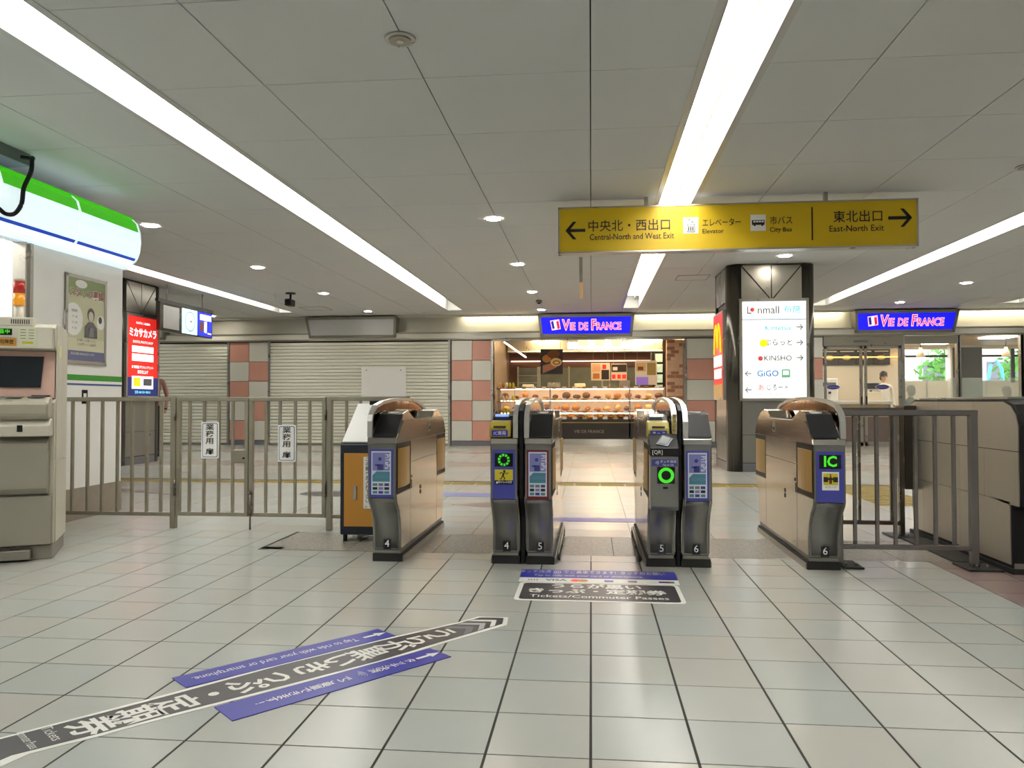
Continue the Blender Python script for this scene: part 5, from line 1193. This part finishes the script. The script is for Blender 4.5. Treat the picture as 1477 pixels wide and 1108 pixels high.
for k, (x, y) in enumerate(((5.9, 19), (7.6, 19.5), (9.6, 19.5), (11.4, 19.5), (6.5, 21.3), (9, 21.3))):
    o = MB().box(x-.3, x+.3, y-.3, y+.3, 2.49, 2.52).build('cafe_ceiling_lamp', mat('cafe_lamp', (255, 240, 214), .3, emit=16, var=0), None, org=(x, y, 2.52)); tag(o, 'square ceiling lamp in the cafe, ' + ['above the doorway side', 'above the counter end', 'above the frosted windows', 'at the far right seats', 'over the rear of the counter', 'by the rear windows'][k], 'lamp')
t = thing('menu_board', 'dark menu board with food pictures on the cafe rear wall', 'menu board', (7.3, 22.4, 2.0))
for k in range(4):
    x = 6.4+k*.46; MB().box(x, x+.44, 22.42, 22.48, 2.0, 2.43).build('menu_panel', M_dark, t)
    b = MB(); b.ball((x+.2, 22.42, 2.2), (.12, .02, .07), M_bread2, 10, 6); b.box(x+.03, x+.4, 22.415, 22.42, 2.36, 2.39, M_cream); b.build('menu_picture', None, t)
o = MB().box(5.0, 8.6, 22.38, 22.41, 2.2, 2.225).build('cafe_light_line', mat('amber_glow', (255, 190, 90), .4, emit=4, var=0), None, org=(6.8, 22.4, 2.2)); tag(o, 'thin amber light line across the cafe menu boards', 'light')
t = thing('cafe_counter', 'white cafe service counter with glass display behind the doors', 'counter', (6.2, 19.6, 0))
MB().box(5.2, 7.10, 19.4, 20.0, 0, .62).build('counter_base', M_wood, t); MB().box(5.15, 7.15, 19.35, 20.05, .92, 1.0).build('counter_top', M_white, t, bevel=.01); MB().box(5.2, 7.10, 19.42, 19.45, .62, .92).build('display_glass', M_glass, t); MB().box(5.2, 7.10, 19.5, 19.95, .62, .92).build('display_inside', M_bread2, t)
t = thing('cash_register', 'cash register with small screen on the cafe counter', 'register', (6.75, 19.7, 1.0)); MB().box(6.55, 7.0, 19.6, 19.85, 1.0, 1.22).build('register_body', M_cream, t, bevel=.01); MB().box(6.55, 6.95, 19.62, 19.66, 1.26, 1.46).build('register_screen', M_white, t); MB().box(6.58, 6.92, 19.61, 19.62, 1.29, 1.43).build('screen_face', M_dark, t); MB().box(6.73, 6.77, 19.64, 19.68, 1.2, 1.28).build('screen_stand', M_dark, t)
t = thing('coffee_machine', 'white coffee machine standing at the left of the cafe counter', 'appliance', (5.75, 19.7, 1.0)); MB().box(5.55, 5.95, 19.55, 19.9, 1.0, 1.55).build('machine_body', M_white, t, bevel=.02); MB().box(5.6, 5.9, 19.54, 19.56, 1.35, 1.45).build('machine_panel', M_stgrey2, t); MB().tube([(5.75, 19.5, 1.2), (5.75, 19.56, 1.2)], .03, 8).build('spout', M_dark, t)
for k, x in enumerate((7.85, 9.78)):
    t = thing('pendant_lamp', ['cone pendant lamp in the cafe near the doors', 'cone pendant lamp in the cafe over the right seats'][k], 'lamp', (x, 19.5, 2.5))
    MB().tube([(x, 19.5, 2.52), (x, 19.5, 2.25)], .008, 6).build('cord', M_black, t); MB().tube([(x, 19.5, 2.27), (x, 19.5, 2.05)], [.03, .10], 12, mat('lampshade_warm', (236, 210, 170), .4, emit=.5)).build('lamp_shade', None, t)
for k, x in enumerate((7.8, 9.55, 10.9)):
    t = thing('cafe_bench', ['pale cafe bench behind the frosted window by the doors', 'pale cafe bench behind the wide frosted window', 'pale cafe bench at the far right window'][k], 'bench', (x, 19.4, 0)); MB().box(x-.55, x+.55, 18.75, 19.15, .38, .45).build('seat', M_cream, t, bevel=.02); MB().box(x-.55, x+.55, 18.66, 18.72, .45, .85).build('backrest', M_cream, t, bevel=.02)
    for q_ in (-.5, .5): MB().box(x+q_-.03, x+q_+.03, 18.8, 19.1, 0, .38).build('leg', M_wood, t)

# people
def person(label, x, y, rz, pose, top, legs, hair, skin=M_skin, seat=.45):
    t = thing('person', label, 'person', (x, y, 0), rz)
    me = bpy.data.meshes.new('body'); V = []; Ed = []; R = []
    def v(p, r, par=None):
        V.append(p); R.append(r); i = len(V)-1
        if par is not None: Ed.append((par, i))
        return i
    hz = .93 if pose == 'stand' else seat+.10
    if pose == 'sit': dz = hz-.93
    else: dz = 0
    pel = v((0, 0, hz), .13); sp = v((0, .0, hz+.2), .12, pel); chs = v((0, 0, hz+.38), .135, sp); nk = v((0, .0, hz+.52), .055, chs); hd = v((0, -.015, hz+.60), .06, nk); hd2 = v((0, -.02, hz+.68), .085, hd); hd3 = v((0, -.015, hz+.745), .07, hd2)
    for s_ in (-1, 1):
        sh = v((s_*.17, 0, hz+.45), .062, chs)
        if pose == 'sit':
            e = v((s_*.22, -.06, hz+.2), .045, sh); w_ = v((s_*.15, -.28, hz+.15), .033, e); h = v((s_*.13, -.36, hz+.15), .032, w_)
        else:
            e = v((s_*.23, .03, hz+.18), .045, sh); w_ = v((s_*.23, -.06, hz-.05), .033, e); h = v((s_*.22, -.09, hz-.14), .03, w_)
        hp = v((s_*.09, 0, hz-.05), .10, pel)
        if pose == 'sit': kn = v((s_*.11, -.42, hz-.04), .065, hp); an = v((s_*.11, -.42, .1), .042, kn); ft = v((s_*.11, -.56, .05), .04, an)
        else: kn = v((s_*.10, -.04*s_, .5), .065, hp); an = v((s_*.10, .04*s_, .1), .042, kn); ft = v((s_*.10, .04*s_-.14, .045), .038, an)
    me.from_pydata(V, Ed, []); ob = bpy.data.objects.new('body', me); COL.objects.link(ob)
    sk = ob.modifiers.new('s', 'SKIN'); sub_ = ob.modifiers.new('d', 'SUBSURF'); sub_.levels = 1; sub_.render_levels = 1
    for i, d_ in enumerate(me.skin_vertices[0].data): d_.radius = (R[i], R[i]*.85)
    me.skin_vertices[0].data[0].use_root = True
    m2 = bpy.data.meshes.new_from_object(ob.evaluated_get(bpy.context.evaluated_depsgraph_get())); bpy.data.objects.remove(ob)
    m2.materials.clear()
    for m_ in (skin, top, legs, M_black): m2.materials.append(m_)
    for p in m2.polygons:
        c = p.center; p.use_smooth = True
        hand = (abs(c.x) > .1 and ((pose == 'sit' and c.y < -.27 and c.z > hz+.05) or (pose != 'sit' and c.z < hz-.06 and abs(c.x) > .19)))
        p.material_index = 0 if (c.z > hz+.53 or hand) else (3 if c.z < .09 else (1 if c.z > hz-.03 and not (pose == 'sit' and c.y < -.12 and c.z < hz+.1) else 2))
    o = bpy.data.objects.new('body', m2); COL.objects.link(o); o.parent = t; WM[o.name] = WM[t.name]
    zc_ = hz+.69
    b = MB(); b.ball((0, .01, zc_+.035), (.092, .105, .10), hair, 14, 10); b.ball((0, .05, zc_-.03), (.085, .07, .10), hair, 12, 8); b.build('hair', None, t, local=True)
    b = MB(); b.ball((0, -.105, zc_-.015), (.013, .02, .02), skin, 8, 6)
    for s_ in (-1, 1): b.ball((s_*.032, -.092, zc_+.01), (.012, .008, .007), M_white, 8, 5); b.ball((s_*.032, -.099, zc_+.01), (.006, .004, .006), M_ink, 6, 5); b.ball((s_*.088, .0, zc_-.0), (.012, .022, .03), skin, 8, 6)
    b.ball((0, -.09, zc_-.055), (.024, .008, .006), mat('lip', (170, 90, 84), .5), 8, 5)
    b.build('face', None, t, local=True)
    return t
person('seated customer with grey hair behind the frosted cafe window by the doors', 7.40, 18.95, math.pi, 'sit', M_cdark, M_cdark, M_hairg)
person('seated customer with brown hair behind the wide frosted cafe window', 9.50, 18.95, math.pi, 'sit', M_cdark, M_cdark, M_hairb, seat=.42)
person('cafe worker with dark hair in white behind the counter beside the register', 7.3, 20.35, 0, 'stand', M_cwhite, M_cdark, M_hair)
person('person in a rose coat half hidden behind the red poster column', -7.80, 13.2, .3, 'stand', M_cpink, M_cdark, M_hair)

# ------------------------------------------------------------------ OUTSIDE + closing walls
o = MB().box(4, 30, 22.6, 60, -.2, -.02).build('exterior_ground', M_grass); struct(o, 'pale pavement outside beyond the cafe', 'ground')
def bush(x, y, label, s_=1.0):
    t = thing('tree', label, 'tree', (x, y, 0)); MB().tube([(x, y, 0), (x+.05, y, 1.0*s_), (x, y, 1.7*s_)], [.09, .07, .04], 8, M_wood).build('trunk', None, t)
    b = MB(); r = random.Random(int(x*10))
    for k in range(300):
        th = r.uniform(0, 6.28); ph = r.uniform(-1.4, 1.5); q_ = r.uniform(.4, 1)*s_; c = Vector((x+q_*math.cos(ph)*math.cos(th), y+q_*math.cos(ph)*math.sin(th)*.8, 1.9*s_+q_*math.sin(ph))); a = Vector((r.uniform(-1, 1), r.uniform(-1, 1), r.uniform(-1, 1))).normalized()*.16; d = Vector((r.uniform(-1, 1), r.uniform(-1, 1), r.uniform(-1, 1))).normalized()*.1
        b.add([c-a, c-d, c+a, c+d], [(0, 1, 2, 3)], M_leaf)
    sub(b.build('foliage', None, t), None, 'stuff')
bush(11.9, 27.5, 'green tree outside the left rear window of the cafe'); bush(14.2, 27.0, 'green tree outside the right rear window of the cafe')
t = thing('building', 'pale building outside beyond the trees behind the cafe', 'building', (16, 38, 0))
MB().box(6, 30, 38, 40, 0, 9).build('wall', mat('pale_render', (225, 225, 220), .8), t)
for i in range(8):
    for j in range(2): MB().box(7+i*2.8, 8.6+i*2.8, 37.95, 38, 1.2+j*3, 2.8+j*3).build('window', M_stgrey2, t)
t = thing('street_banner', 'pale teal banner arch outside the cafe window', 'banner', (12.3, 25.5, 0)); MB().tube([(12.25, 25.5, 0), (12.25, 25.5, 1.6), (12.33, 25.5, 2.1), (12.5, 25.5, 2.25), (12.65, 25.5, 2.0), (12.72, 25.5, 1.4)], .05, 8, mat('teal_cloth', (90, 200, 210), .5)).build('banner_arch', None, t)
b = MB(); b.box(-13, 14, -9.2, -9, 0, HC+.4); o = b.build('wall_rear', M_wall); struct(o, 'pale wall behind the viewpoint', 'wall')
o = MB().box(13.9, 14, -9, D+.3, 0, HC+.4).build('wall_right', M_wall); struct(o, 'pale wall far to the right', 'wall')
o = MB().box(-13.1, -13, -9, D+.3, 0, HC+.4).build('wall_far_left', M_wall); struct(o, 'pale wall far to the left', 'wall')
